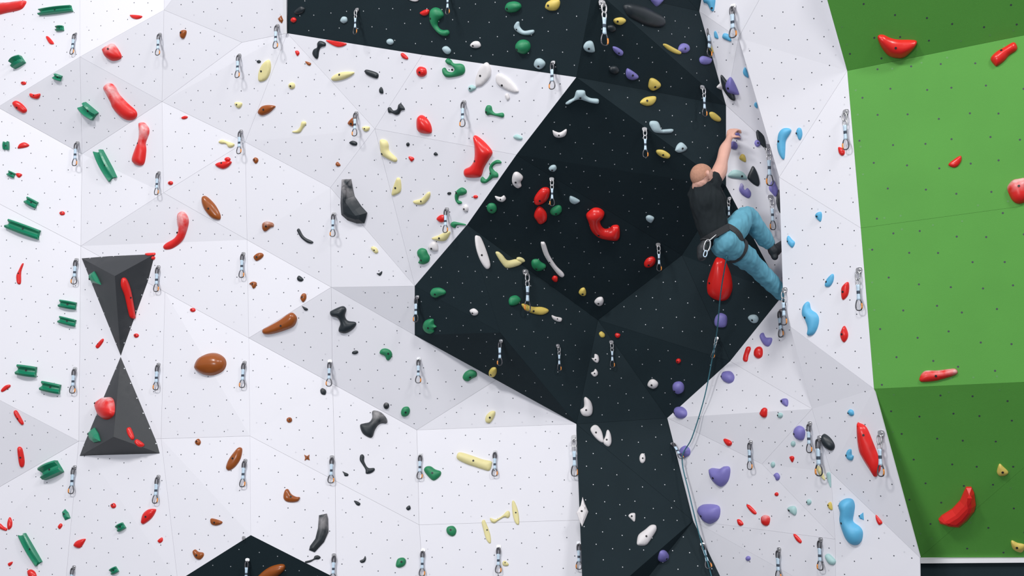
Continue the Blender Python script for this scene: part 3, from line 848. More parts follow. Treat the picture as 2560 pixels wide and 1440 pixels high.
11 blue egg: 598,212 615,190 640,200 645,230 625,240 608,228 ; 608,218
11 blue chip: 585,530 600,495 625,490 630,530 643,540 635,570 610,570 590,550 ; 593,532
11 red leaf lm=1: 672,295 690,293 740,325 790,440 835,560 845,630 830,670 805,697 765,640 710,550 685,490 672,390 ; 738,375
11 blue peanut lm=1 h=1: 535,920 545,880 590,857 635,865 652,910 645,970 640,1030 690,1070 712,1110 705,1170 675,1205 630,1205 590,1170 560,1100 540,1020 545,960 ; 548,1045
11 blue wedge sharp: 680,990 715,963 720,1020 690,1010 ; 688,988
11 red wedge: 808,985 820,988 857,1035 850,1052 830,1055 812,1020
11 red sliver: 193,1125 215,1132 252,1175 245,1195 220,1180 200,1150
11 teal egg: 430,1290 455,1272 490,1300 510,1330 495,1357 455,1345
11 red boomerang lm=1 sharp h=1: 1278,1010 1300,985 1380,935 1440,870 1470,800 1485,770 1525,770 1545,810 1557,900 1545,950 1490,1020 1430,1070 1360,1065 1290,1040
11 yellow tooth: 1717,650 1735,598 1765,620 1803,660 1780,685 1740,688 1722,675 ; 1757,650
11 yellow slab: 1822,1195 1830,1172 1870,1190 1925,1205 1915,1250 1890,1262 1840,1240 ; 1863,1213
0 brown chip: 1898,1195 1915,1180 1935,1190 1937,1210 1920,1228 1902,1212 ; 1915,1200
'''
# ------------------------------------------------------------------ climbing holds
TILES = {str(k): ((k // 3) * 640, (k % 3) * 480, 3.0) for k in range(12)}
TILES['r'] = (1680, 300, 6.0)


def smooth_loop(pts, n):
    out = []
    m = len(pts)
    for i in range(m):
        p0, p1, p2, p3 = pts[i - 1], pts[i], pts[(i + 1) % m], pts[(i + 2) % m]
        for k in range(n):
            t = k / n
            out.append(0.5 * ((2 * p1) + (p2 - p0) * t + (2 * p0 - 5 * p1 + 4 * p2 - p3) * t * t + (3 * p1 - p0 - 3 * p2 + p3) * t ** 3))
    return out


def dist_loop(p, loop):
    best = 1e9
    px, py = p[0], p[1]
    ax, ay = loop[-1]
    for bx, by in loop:
        dx, dy = bx - ax, by - ay
        L = dx * dx + dy * dy
        t = ((px - ax) * dx + (py - ay) * dy) / L if L > 0 else 0.0
        if t < 0: t = 0.0
        elif t > 1: t = 1.0
        ex, ey = px - ax - dx * t, py - ay - dy * t
        d = ex * ex + ey * ey
        if d < best: best = d
        ax, ay = bx, by
    return math.sqrt(best)


HOLDS = []
hr = random.Random(3)


def height_fn(loop, dmax, hf, mode, tilt, ext):
    def f(p):
        d = dist_loop(p, loop)
        t = min(1.0, d / dmax)
        if mode == 'flat':
            t = min(1.0, d / (0.45 * dmax))
            z = 0.36 * dmax * math.sqrt(max(0, 1 - (1 - t) ** 2))
        elif mode == 'sharp':
            t = min(1.0, d / (0.8 * dmax))
            z = hf * dmax * t ** 0.8
        else:
            z = hf * dmax * (0.85 * math.sqrt(max(0, 1 - (1 - t) ** 2)) + 0.15 * t)
        return 0.003 + z * max(0.4, 1 + (p.x * tilt.x + p.y * tilt.y) / ext)
    return f


def surface_hold(px, hf, mode, seg, fac=None):
    cx = sum(p[0] for p in px) / len(px)
    cy = sum(p[1] for p in px) / len(px)
    o, n = facet_at(cx, cy, fac)
    org = hit(cx, cy, (o, n))
    u = n.cross(Vector((0, 0, 1)))
    u = (u if u.length > 0.05 else Vector((1, 0, 0))).normalized()
    if u.x < 0: u = -u
    v = n.cross(u).normalized()
    if v.z < 0: v = -v
    if u.cross(v).dot(n) < 0: u = -u
    L = []
    for x, y in px:
        d = hit(x, y, (o, n)) - org
        L.append(Vector((d.dot(u), d.dot(v))))
    frame = Matrix((u, v, n)).transposed().to_4x4()
    frame.translation = org
    return org, u, v, n, (o, n), L, frame


def resample(loop, step):
    out = []
    for i in range(len(loop)):
        a, b = loop[i], loop[(i + 1) % len(loop)]
        k = max(1, int((b - a).length / step + .5))
        out += [a.lerp(b, j / k) for j in range(k)]
    return out


def build_hold(color, shape, px, bolts, hf, mode, chalk, fac):
    org, u, v, n, plane, L, frame = surface_hold(px, hf, mode, 3, fac)
    loop = smooth_loop(L, 4) if mode != 'sharp' else L
    xs = [p.x for p in loop]; ys = [p.y for p in loop]
    ext = max(max(xs) - min(xs), max(ys) - min(ys)) / 2
    # largest inscribed distance
    dmax = 0
    for i in range(17):
        for j in range(17):
            p = Vector((min(xs) + (max(xs) - min(xs)) * i / 16, min(ys) + (max(ys) - min(ys)) * j / 16))
            if in_poly(p, loop):
                dmax = max(dmax, dist_loop(p, loop))
    dmax = max(dmax, 0.004)
    if mode == 'sharp':
        return sharp_hold(color, shape, loop, bolts, hf, chalk, dmax, frame, plane, org, u, v)
    loop = resample(loop, max(dmax * 0.30, 0.004))
    tilt = Vector((hr.uniform(-.18, .18), hr.uniform(0.0, .28)))
    tl = [tuple(q) for q in loop]
    f = height_fn(tl, dmax, hf, mode, tilt, max(ext, 1e-3))
    pts = list(loop)
    nl = len(loop)
    for i in range(nl):
        tan = (loop[(i + 1) % nl] - loop[i - 1])
        nn = Vector((-tan.y, tan.x)).normalized()
        for q in (loop[i] + nn * dmax * 0.14, loop[i] - nn * dmax * 0.14):
            if in_poly(q, tl) and dist_loop(q, tl) > dmax * 0.11:
                pts.append(q)
    st = max(dmax * 0.34, 0.005)
    y = min(ys); row = 0
    while y < max(ys):
        x = min(xs) + (st / 2 if row % 2 else 0)
        while x < max(xs):
            q = Vector((x, y))
            if in_poly(q, tl) and dist_loop(q, tl) > dmax * 0.26:
                pts.append(q)
            x += st
        y += st * 0.87; row += 1
    edges = [(i, (i + 1) % nl) for i in range(nl)]
    cv, ce, cf, *_ = geometry.delaunay_2d_cdt(pts, edges, [], 1, 1e-6)
    cf = [t for t in cf if in_poly((cv[t[0]] + cv[t[1]] + cv[t[2]]) / 3, loop)]
    V3 = []
    for p in cv:
        z = f(p)
        V3.append(Vector((p.x, p.y, z)))
    F3 = []
    for t in cf:
        t = list(t)
        a, b, c = (cv[i] for i in t)
        if (b - a).cross(c - a) < 0: t.reverse()
        F3.append(t)
    # skirt into the wall
    b0 = len(V3)
    V3 += [Vector((p.x, p.y, -0.004)) for p in loop]
    near = [min(range(b0), key=lambda k: (cv[k] - p).length_squared) for p in loop]
    area = sum(loop[i - 1].cross(loop[i]) for i in range(nl))
    for i in range(nl):
        j = (i + 1) % nl
        q = [near[i], near[j], b0 + j, b0 + i] if area < 0 else [near[j], near[i], b0 + i, b0 + j]
        if q[0] != q[1]: F3.append(q)
    name = shape + '_hold'
    o = link(name, mesh(name, V3, F3), M['h_' + color + ('_chalk' if chalk else '')], None, mode != 'sharp')
    o.matrix_world = frame
    for bx, by in bolts:
        d = hit(bx, by, plane) - org
        p = Vector((d.dot(u), d.dot(v)))
        for _ in range(12):
            if in_poly(p, tl) and dist_loop(p, tl) > dmax * 0.38: break
            p = p * 0.93
        e = dmax * 0.15
        z = f(p)
        gx = (f(p + Vector((e, 0))) - f(p - Vector((e, 0)))) / (2 * e)
        gy = (f(p + Vector((0, e))) - f(p - Vector((0, e)))) / (2 * e)
        nb = Vector((-gx, -gy, 1)).normalized()
        add_bolt(o, Vector((p.x, p.y, z)), nb, max(0.0045, min(0.0085, dmax * 0.28)))
    return o


def sharp_hold(color, shape, loop, bolts, hf, chalk, dmax, frame, plane, org, u, v):
    """faceted hold: straight outline, bevelled sides rising to a flat crest"""
    n = len(loop)
    if sum(loop[i - 1].cross(loop[i]) for i in range(n)) < 0:
        loop = loop[::-1]
    rings = [(0.0, -0.004), (0.0, 0.25), (0.45, 0.85), (0.78, 1.0)]
    vs = []
    for ins, h in rings:
        z = h if h < 0 else h * hf * dmax
        for q in inset2d([tuple(q) for q in loop], dmax * ins):
            vs.append(Vector((q[0], q[1], z * (1 + 0.25 * q[1] / max(dmax, 1e-3) * 0.2))))
    fs = []
    for r in range(len(rings) - 1):
        for i in range(n):
            j = (i + 1) % n
            fs.append([r * n + i, r * n + j, (r + 1) * n + j, (r + 1) * n + i])
    b = (len(rings) - 1) * n
    for t in geometry.tessellate_polygon([[Vector((q.x, q.y, 0)) for q in vs[b:]]]):
        t = [b + k for k in t]
        if (vs[t[1]] - vs[t[0]]).cross(vs[t[2]] - vs[t[0]]).z < 0: t.reverse()
        fs.append(t)
    name = shape + '_hold'
    o = link(name, mesh(name, vs, fs), M['h_' + color + ('_chalk' if chalk else '')])
    o.matrix_world = frame
    for bx, by in bolts:
        d = hit(bx, by, plane) - org
        add_bolt(o, Vector((d.dot(u), d.dot(v), hf * dmax * 0.97)), Vector((0, 0, 1)), max(0.0045, min(0.0085, dmax * 0.28)))
    return o


def add_bolt(parent, p, nb, r):
    vs, fs = [], []
    disc_mesh(vs, fs, p, nb, r, 0.0022, 10)
    disc_mesh(vs, fs, p, nb, r * 1.05, -0.004, 10)
    fs.pop()
    for i in range(10):
        fs.append([i, 10 + i, 10 + (i + 1) % 10, (i + 1) % 10])
    return link('bolt', mesh('bolt', vs, fs), M['bolt'], parent)


def build_clip(color, cx, cy, ln, wd, rot):
    """two parallel arched blades with a V groove between them and notched ends"""
    a = math.radians(rot)
    dx, dy = math.cos(a), math.sin(a)
    px = [(cx + dx * ln / 2 * s, cy + dy * ln / 2 * s) for s in (-1, 1)] + [(cx - dy * wd / 2 * s, cy + dx * wd / 2 * s) for s in (-1, 1)]
    org, u, v, n, plane, L, frame = surface_hold(px, 1, '', 3)
    ax = (L[1] - L[0]) / 2
    ay = (L[3] - L[2]) / 2
    if ay.y < 0: ay = -ay                      # +ay is the upper side
    W = ay.length * 2
    prof = [(-1.0, 0.0, 1.0), (-0.98, 0.55, 1.0), (-0.62, 0.78, 1.0), (-0.10, 0.30, 0.86), (0.12, 0.30, 0.86), (0.55, 0.72, 0.94), (0.86, 0.60, 0.94), (0.92, 0.0, 0.94)]
    NS = 9
    vs = []
    for s in range(NS):
        t = -1 + 2 * s / (NS - 1)
        arch = 0.55 + 0.45 * math.cos(t * 1.25)
        for (w, h, l) in prof:
            q = ax * (t * l) + ay * (w + 0.10 * (1 - t * t) * (-1 if w < 0 else 0.3))
            z = -0.004 if h == 0 else h * W * 0.9 * arch
            vs.append(Vector((q.x, q.y, z)))
    m = len(prof)
    fs = []
    for s in range(NS - 1):
        for k in range(m - 1):
            fs.append([s * m + k, s * m + k + 1, (s + 1) * m + k + 1, (s + 1) * m + k])
    for s in (0, NS - 1):
        b = s * m
        fs += [[b, b + 1, b + 2, b + 3], [b + 4, b + 5, b + 6, b + 7], [b, b + 3, b + 4, b + 7]]
    me = mesh('clip_hold', vs, fs)
    bm = bmesh.new(); bm.from_mesh(me); bmesh.ops.recalc_face_normals(bm, faces=bm.faces); bm.to_mesh(me); bm.free()
    o = link('clip_hold', me, M['h_' + color])
    o.matrix_world = frame
    add_bolt(o, Vector((0, 0, 0.30 * W * 0.9)), Vector((0, 0, 1)), min(0.009, W * 0.13))
    return o


for line in HOLD_DATA.strip().split('\n'):
    head, rest = line.split(':', 1)
    tk = head.split()
    ox, oy, sc = TILES[tk[0]]
    color, shape = tk[1], tk[2]
    hf, mode, chalk, fac, lm = 0.72, 'dome', False, None, False
    for x in tk[3:]:
        if x.startswith('h='): hf = float(x[2:])
        elif x in ('flat', 'sharp'): mode = x
        elif x == 'chalk': chalk = True
        elif x.startswith('fac='): fac = x[4:]
        elif x == 'lm=1': lm = True
    conv = lambda s: (ox + float(s.split(',')[0]) / sc, oy + float(s.split(',')[1]) / sc)
    body, *bl = rest.split(';')
    bolts = [conv(b) for b in bl[0].split()] if bl else []
    body = body.strip()
    if body[0] == '#':
        c = [float(v) for v in body[1:].split(',')]
        q = (ox + c[0] / sc, oy + c[1] / sc)
        ob = build_clip(color, q[0], q[1], c[2] / sc, c[3] / sc, c[4])
        area = c[2] * c[3] / sc / sc
    else:
        if body[0] == '@':
            c = [float(v) for v in body[1:].split(',')]
            a = math.radians(c[4])
            px = []
            for k in range(9):
                th = 2 * math.pi * k / 9
                w = c[2] / 2 * math.cos(th) * hr.uniform(.94, 1.04)
                h = c[3] / 2 * math.sin(th) * hr.uniform(.94, 1.04)
                px.append((ox + (c[0] + w * math.cos(a) - h * math.sin(a)) / sc, oy + (c[1] + w * math.sin(a) + h * math.cos(a)) / sc))
        else:
            px = [conv(s) for s in body.split()]
        ob = build_hold(color, shape, px, bolts, hf, mode, chalk, fac)
        q = (sum(p[0] for p in px) / len(px), sum(p[1] for p in px) / len(px))
        area = abs(sum(px[i - 1][0] * px[i][1] - px[i][0] * px[i - 1][1] for i in range(len(px)))) / 2
    HOLDS.append(dict(o=ob, c=q, color=color, shape=shape, area=area, lm=lm))
DRAW_DATA = '''
190,82,143,S 400,82,142,S 599,134,198,S 603,324,387,S 194,353,417,S 398,428,489,S 192,645,712,S 397,663,730,S 609,630,695,S 188,917,983,S 397,907,975,S 612,902,970,S
188,1163,1233,S 397,1187,1257,S 614,1147,1217,S 186,1413,1480,S 619,1395,1462,S,bt 893,20,90,L 1123,-30,41,L 694,60,125,S 891,278,343,S 1160,250,320,S 1117,518,583,S
835,530,593,S 1044,738,805,S,X 1253,848,913,S 825,899,965,S 1047,893,957,S 830,1138,1207,S 1052,1132,1197,S 1238,1125,1190,S 835,1383,1452,S 1058,1371,1438,S 1247,1362,1430,S
1504,0,122,L 1383,152,227,S,Q 1765,65,147,S,R2 1833,10,100,S 1755,213,295,L 1611,318,397,L 1379,443,517,L 1917,360,468,L,A3 1926,487,577,L,A3 1313,673,780,L 1645,607,679,L
1394,860,927,L 1528,851,919,L 1824,492,555,L,AA 1436,1087,1190,L,p2 1877,1100,1172,S 1447,1353,1421,S,p2b 2115,273,378,L,C 2148,668,777,L,C2 1952,773,848,S 1962,718,813,L,C2
2025,1053,1130,S 2050,1088,1187,S 2203,1075,1188,L,E 1948,1368,1445,S 2052,1343,1422,S
'''
# ------------------------------------------------------------------ quickdraws


def tube(pts, r, sides=6, closed=False, vs=None, fs=None):
    """tube along 3-D points; r is one radius or one per point"""
    vs = [] if vs is None else vs
    fs = [] if fs is None else fs
    n = len(pts)
    rr = r if isinstance(r, (list, tuple)) else [r] * n
    b0 = len(vs)
    prev = None
    for i in range(n):
        if closed:
            t = pts[(i + 1) % n] - pts[i - 1]
        else:
            t = pts[min(i + 1, n - 1)] - pts[max(i - 1, 0)]
        t = t.normalized()
        if prev is None:
            a = t.orthogonal().normalized()
        else:
            a = (prev - t * prev.dot(t))
            a = a.normalized() if a.length > 1e-5 else t.orthogonal().normalized()
        prev = a
        c = t.cross(a)
        for k in range(sides):
            th = 2 * math.pi * k / sides
            vs.append(pts[i] + a * (rr[i] * math.cos(th)) + c * (rr[i] * math.sin(th)))
    for i in range(n if closed else n - 1):
        j = (i + 1) % n
        # match ring rotation on the closing segment
        off = 0
        if closed and j == 0:
            off = min(range(sides), key=lambda s: (vs[b0 + i * sides] - vs[b0 + s]).length)
        for k in range(sides):
            k2 = (k + 1) % sides
            fs.append([b0 + i * sides + k, b0 + i * sides + k2, b0 + j * sides + (k2 + off) % sides, b0 + j * sides + (k + off) % sides])
    if not closed:
        fs.append([b0 + k for k in range(sides)][::-1])
        fs.append([b0 + (n - 1) * sides + k for k in range(sides)])
    return vs, fs


def loop_pts(z0, z1, w0, w1, y, n=18):
    """D-shaped carabiner outline in the XZ plane, z0 top, z1 bottom"""
    out = []
    for k in range(n):
        th = 2 * math.pi * k / n
        t = (math.cos(th) + 1) / 2
        z = z1 + (z0 - z1) * t
        w = (w1 + (w0 - w1) * t) * math.copysign(abs(math.sin(th)) ** 0.75, math.sin(th))
        out.append(Vector((w, y, z)))
    return out


def strap(z0, z1, w0, wm, y, th, name):
    vs, fs = [], []
    N = 8
    for k in range(N + 1):
        t = k / N
        z = z0 + (z1 - z0) * t
        w = wm + (w0 - wm) * abs(2 * t - 1) ** 2
        for sx, sy in ((-1, -1), (1, -1), (1, 1), (-1, 1)):
            vs.append(Vector((w * sx, y + th * sy, z)))
    for k in range(N):
        for s in range(4):
            fs.append([k * 4 + s, k * 4 + (s + 1) % 4, k * 4 + 4 + (s + 1) % 4, k * 4 + 4 + s])
    fs += [[3, 2, 1, 0], [N * 4, N * 4 + 1, N * 4 + 2, N * 4 + 3]]
    return mesh(name, vs, fs)


def hanger_mesh():
    vs, fs = [], []
    prof = [(0, 0.0), (0.05, -0.015), (0.062, -0.06), (0.05, -0.115), (0.03, -0.15), (-0.03, -0.15), (-0.05, -0.115), (-0.062, -0.06), (-0.05, -0.015)]
    n = len(prof)
    for y in (-0.004, 0.016):
        vs += [Vector((x, -y, z)) for x, z in prof]
    fs.append(list(range(n)))
    fs.append(list(range(n, 2 * n))[::-1])
    for i in range(n):
        j = (i + 1) % n
        fs.append([i, n + i, n + j, j])
    # bent eye that stands off the wall and carries the ring
    tube([Vector((-0.03, -0.01, -0.11)), Vector((-0.034, -0.06, -0.13)), Vector((0, -0.085, -0.15)), Vector((0.034, -0.06, -0.13)), Vector((0.03, -0.01, -0.11))], 0.013, 6, False, vs, fs)
    me = mesh('hanger', vs, fs)
    return me


def hex_mesh():
    vs, fs = [], []
    for y in (-0.01, -0.042):
        for k in range(6):
            vs.append(Vector((0.030 * math.cos(k * math.pi / 3), y, -0.06 + 0.030 * math.sin(k * math.pi / 3))))
    fs.append([6, 7, 8, 9, 10, 11])
    for k in range(6):
        fs.append([k, (k + 1) % 6, 6 + (k + 1) % 6, 6 + k])
    return mesh('bolt_head', vs, fs)


def draw_proto(long):
    yo = -0.095
    p = {}
    p['hanger'] = (hanger_mesh(), 'steel', None)
    p['bolt_head'] = (hex_mesh(), 'steel', 'hanger')
    if long:
        p['quick_link'] = (mesh('quick_link', *tube(loop_pts(-0.11, -0.31, 0.04, 0.04, yo), 0.014, 6, True)), 'steel', None)
        p['upper_carabiner'] = (mesh('upper_carabiner', *tube(loop_pts(-0.28, -0.44, 0.036, 0.036, yo), 0.012, 6, True)), 'steel', None)
        p['sling'] = (strap(-0.41, -0.76, 0.034, 0.024, yo, 0.016, 'sling'), 'sling', None)
        p['stitching'] = (strap(-0.55, -0.62, 0.0262, 0.0262, yo, 0.018, 'stitching'), 'stitch', 'sling')
        lo = loop_pts(-0.73, -1.0, 0.042, 0.072, yo)
    else:
        p['upper_carabiner'] = (mesh('upper_carabiner', *tube(loop_pts(-0.11, -0.37, 0.040, 0.044, yo), 0.024, 6, True)), 'gun', None)
        p['sling'] = (strap(-0.33, -0.73, 0.044, 0.034, yo, 0.022, 'sling'), 'sling', None)
        p['stitching'] = (strap(-0.52, -0.60, 0.036, 0.036, yo, 0.024, 'stitching'), 'stitch', 'sling')
        lo = loop_pts(-0.70, -1.0, 0.055, 0.095, yo)
    n = len(lo)
    p['lower_carabiner'] = (mesh('lower_carabiner', *tube(lo, 0.017 if not long else 0.013, 6, True)), 'gun', None)
    gate = [lo[k] + Vector((0, -0.006, 0)) for k in range(n // 2 + 2, n - 3)]
    p['gate'] = (mesh('gate', *tube(gate, 0.020 if not long else 0.015, 6)), 'orange', 'lower_carabiner')
    for k, (me, mt, par) in p.items():
        me.materials.append(M[mt])
        if k not in ('bolt_head', 'hanger'):
            for q in me.polygons: q.use_smooth = True
    return p


PROTO = {False: draw_proto(False), True: draw_proto(True)}
DRAWS = []


def place_draw(x, y0, y1, long=False, fac=None, end=None, flip=False, only=None):
    o, n = facet_at(x, y0, fac)
    p = hit(x, y0, (o, n))
    dep = (p - CAM).y * CP + (p - CAM).z * SP
    L = (y1 - y0) * dep / FPX / CP
    if end is not None:
        e = end
        d = (e - p)
        L = d.length
        d.normalize()
    else:
        d = Vector((0, 0, -1))
        if n.z > -0.03:
            k = min(0.25, (n.z + 0.03) / max(0.3, -n.y))
            dx = n.z + 0.03 + k * n.y
            d = Vector((dx / n.x if dx > 0 and abs(n.x) > 0.1 else 0, -k, -1)).normalized()
    side = d.cross(n)
    side = (side if side.length > 1e-3 else Vector((1, 0, 0))).normalized()
    if side.x < 0: side = -side
    out = side.cross(-d).normalized()          # local +Y
    if out.dot(n) > 0:
        out = -out; side = -side
    KX = 1.3
    mat = Matrix((side * L * KX, out * L, -d * L)).transposed().to_4x4()
    if flip:
        mat = Matrix((-side * L * KX, out * L, -d * L)).transposed().to_4x4()
    mat.translation = p + n * 0.001
    root = empty('quickdraw', (0, 0, 0))
    root.matrix_world = mat
    made = {}
    for k, (me, mt, par) in PROTO[long].items():
        if only and k not in only: continue
        ob = bpy.data.objects.new(k, me)
        COL.objects.link(ob)
        ob.parent = made.get(par, root)
        made[k] = ob
    if not only:
        DRAWS.append(dict(o=root, c=(x, (y0 + y1) / 2), long=long))
    return root


dl = random.Random(11)
for spec in DRAW_DATA.split():
    q = spec.split(',')
    fac = q[4] if len(q) > 4 else None
    place_draw(float(q[0]), float(q[1]), float(q[2]), q[3] == 'L', fac, None, dl.random() < 0.35)
hg = place_draw(610, 1340, 1400, False, 'm1c', only=('hanger', 'bolt_head'))
hg.name = 'bolt_hanger'
tag(hg, 'bare steel bolt hanger at the tip of the bottom black triangle', 'bolt hanger')
# ------------------------------------------------------------------ rope and the draws it runs through


def near_wall(x, y, off, fac=None):
    o, n = facet_at(x, y, fac)
    return hit(x, y, (o + n * off, n))


r0 = at(1817, 640, -1.06)
e1_ = near_wall(1782, 896, 0.10)
e2_ = near_wall(1704, 1150, 0.06, 'D3a')
e3_ = near_wall(1773, 1424, 0.06, 'D3a')
place_draw(1793, 842, 900, True, 'Z2', e1_ + Vector((0, 0.0, 0.0)))
place_draw(1679, 1107, 1152, False, 'AB', e2_)
place_draw(1755, 1357, 1422, False, 'AC', e3_)
rope_pts = []
ctrl = [r0, r0.lerp(e1_, .33) + Vector((-.008, 0, 0)), r0.lerp(e1_, .7) + Vector((.004, 0, 0)), e1_ + Vector((0, 0, .02)),
        e1_.lerp(e2_, .35) + Vector((.02, -.02, -.02)), e1_.lerp(e2_, .75) + Vector((.02, -.02, -.02)), e2_ + Vector((.005, 0, .015)),
        e2_.lerp(e3_, .3) + Vector((-.01, -.02, 0)), e2_.lerp(e3_, .7) + Vector((-.012, -.02, 0)), e3_ + Vector((0, 0, .015)),
        e3_ + Vector((.07, -.04, -.3)), e3_ + Vector((.16, -.10, -.75))]
for i in range(len(ctrl) - 1):
    p0, p1, p2, p3 = ctrl[max(i - 1, 0)], ctrl[i], ctrl[i + 1], ctrl[min(i + 2, len(ctrl) - 1)]
    for k in range(6):
        t = k / 6
        rope_pts.append(0.5 * ((2 * p1) + (p2 - p0) * t + (2 * p0 - 5 * p1 + 4 * p2 - p3) * t * t + (3 * p1 - p0 - 3 * p2 + p3) * t ** 3))
rope = link('climbing_rope', mesh('climbing_rope', *tube(rope_pts, 0.0052, 8)), M['rope'], None, True)
tag(rope, 'thin teal climbing rope running from the climber down past the purple jugs', 'rope')

# ------------------------------------------------------------------ the climber
# the body hangs in front of the wall; its depth follows the wall at the gripped hold
DY = near_wall(1836, 333, 0.0, 'A3').y + 0.46


def bt(x, y, Y):
    return at(x, y, Y + DY)




def limb(bm, pts, radii, seg=14, sub=5, flat=1.0, flat_dir=None):
    """closed tapered limb with rounded ends through the joint points"""
    P, R = [], []
    n = len(pts)
    for i in range(n - 1):
        p0, p1, p2, p3 = pts[max(i - 1, 0)], pts[i], pts[i + 1], pts[min(i + 2, n - 1)]
        for k in range(sub):
            t = k / sub
            P.append(0.5 * ((2 * p1) + (p2 - p0) * t + (2 * p0 - 5 * p1 + 4 * p2 - p3) * t * t + (3 * p1 - p0 - 3 * p2 + p3) * t ** 3))
            R.append(radii[i] + (radii[i + 1] - radii[i]) * (3 * t * t - 2 * t ** 3))
    P.append(pts[-1]); R.append(radii[-1])
    d0, d1 = (P[0] - P[1]).normalized(), (P[-1] - P[-2]).normalized()
    caps0 = [(P[0] + d0 * R[0] * math.sin(a), R[0] * math.cos(a)) for a in (1.45, 1.0, 0.5)]
    caps1 = [(P[-1] + d1 * R[-1] * math.sin(a), R[-1] * math.cos(a)) for a in (0.5, 1.0, 1.45)]
    P = [c[0] for c in caps0] + P + [c[0] for c in caps1]
    R = [c[1] for c in caps0] + R + [c[1] for c in caps1]
    rings = []
    prev = flat_dir
    for i in range(len(P)):
        t = (P[min(i + 1, len(P) - 1)] - P[max(i - 1, 0)]).normalized()
        a = (prev - t * prev.dot(t)) if prev is not None else t.orthogonal()
        a.normalize(); prev = a
        c = t.cross(a)
        rings.append([bm.verts.new(P[i] + a * (R[i] * flat * math.cos(2 * math.pi * k / seg)) + c * (R[i] * math.sin(2 * math.pi * k / seg))) for k in range(seg)])
    for i in range(len(rings) - 1):
        for k in range(seg):
            bm.faces.new((rings[i][k], rings[i][(k + 1) % seg], rings[i + 1][(k + 1) % seg], rings[i + 1][k]))
    bm.faces.new(rings[0][::-1])
    bm.faces.new(rings[-1])


def ball(bm, c, axes, radii, u=16, v=10):
    rows = []
    for i in range(1, v):
        th = math.pi * i / v
        rows.append([bm.verts.new(c + axes[0] * (radii[0] * math.sin(th) * math.cos(2 * math.pi * k / u)) + axes[1] * (radii[1] * math.sin(th) * math.sin(2 * math.pi * k / u)) + axes[2] * (radii[2] * math.cos(th))) for k in range(u)])
    top, bot = bm.verts.new(c + axes[2] * radii[2]), bm.verts.new(c - axes[2] * radii[2])
    for k in range(u):
        bm.faces.new((top, rows[0][k], rows[0][(k + 1) % u]))
        bm.faces.new((bot, rows[-1][(k + 1) % u], rows[-1][k]))
        for i in range(len(rows) - 1):
            bm.faces.new((rows[i][k], rows[i + 1][k], rows[i + 1][(k + 1) % u], rows[i][(k + 1) % u]))


def fuse(bm, voxel, smooth, name):
    bmesh.ops.recalc_face_normals(bm, faces=bm.faces)
    me = bpy.data.meshes.new('tmp')
    bm.to_mesh(me); bm.free()
    ob = bpy.data.objects.new('tmp', me)
    COL.objects.link(ob)
    md = ob.modifiers.new('r', 'REMESH'); md.mode = 'VOXEL'; md.voxel_size = voxel
    sm = ob.modifiers.new('s', 'SMOOTH'); sm.factor = 0.5; sm.iterations = smooth
    dg = bpy.context.evaluated_depsgraph_get()
    res = bpy.data.meshes.new_from_object(ob.evaluated_get(dg))
    res.name = name
    bpy.data.objects.remove(ob, do_unlink=True)
    bpy.data.meshes.remove(me)
    return res


def wrinkle(me, amp, freq, seed=0.0, stretch=(1, 1, 1)):
    cos = [v.co.copy() for v in me.vertices]
    nor = [v.normal.copy() for v in me.vertices]
    out = []
    for c, n in zip(cos, nor):
        q = Vector((c.x * freq * stretch[0] + seed, c.y * freq * stretch[1], c.z * freq * stretch[2] + seed))
        d = amp * (noise.noise(q) + 0.5 * noise.noise(q * 2.1))
        ridge = 1 - abs(noise.noise(q * 0.8 + Vector((5, 1, 2)))) * 2
        out.extend(c + n * (d + amp * 0.6 * max(0, ridge - 0.4)))
    me.vertices.foreach_set('co', out)
    me.update()


bm = bmesh.new()
HC = bt(1756, 444, -0.95)                                   # head centre
FW = Vector((0.86, 0.47, 0.18)).normalized()                # where the face points: right, into the wall, a little up
RT = FW.cross(Vector((-0.12, 0, 1))).normalized()           # person's right side
UP = RT.cross(FW).normalized()
ball(bm, HC + UP * 0.012, (FW, RT, UP), (0.094, 0.073, 0.092))
ball(bm, HC + FW * 0.03 - UP * 0.055, (FW, RT, UP), (0.066, 0.058, 0.062))     # jaw
limb(bm, [HC + FW * 0.085 + UP * 0.02, HC + FW * 0.108 - UP * 0.018], [0.010, 0.015], 8)   # nose
limb(bm, [HC + FW * 0.088 - UP * 0.052 - RT * 0.02, HC + FW * 0.094 - UP * 0.052, HC + FW * 0.088 - UP * 0.052 + RT * 0.02], [0.007, 0.009, 0.007], 8)  # lips
limb(bm, [HC + FW * 0.086 + UP * 0.034 - RT * 0.04, HC + FW * 0.096 + UP * 0.034, HC + FW * 0.086 + UP * 0.034 + RT * 0.04], [0.010, 0.011, 0.010], 8)  # brow
for s in (1, -1):                                            # ears
    limb(bm, [HC + RT * 0.077 * s + FW * 0.0 + UP * 0.026, HC + RT * 0.086 * s - FW * 0.012 + UP * 0.008, HC + RT * 0.078 * s + FW * 0.002 - UP * 0.03], [0.011, 0.013, 0.009], 8)
NB = bt(1752, 482, -0.90)
limb(bm, [NB, bt(1746, 468, -0.93), HC - UP * 0.035 - FW * 0.025], [0.055, 0.050, 0.058])
spine = [bt(1762, 484, -0.90), bt(1768, 515, -0.90), bt(1776, 550, -0.89), bt(1800, 598, -0.88)]
limb(bm, spine, [0.09, 0.10, 0.09, 0.095], 16)
limb(bm, [bt(1746, 484, -0.88), bt(1762, 474, -0.90), bt(1780, 458, -0.92)], [0.045, 0.070, 0.060])
arm = [bt(1777, 458, -0.93), bt(1797, 431, -0.86), bt(1806, 399, -0.76), bt(1812, 375, -0.69), bt(1821, 351, -0.60), bt(1826, 339, -0.565)]
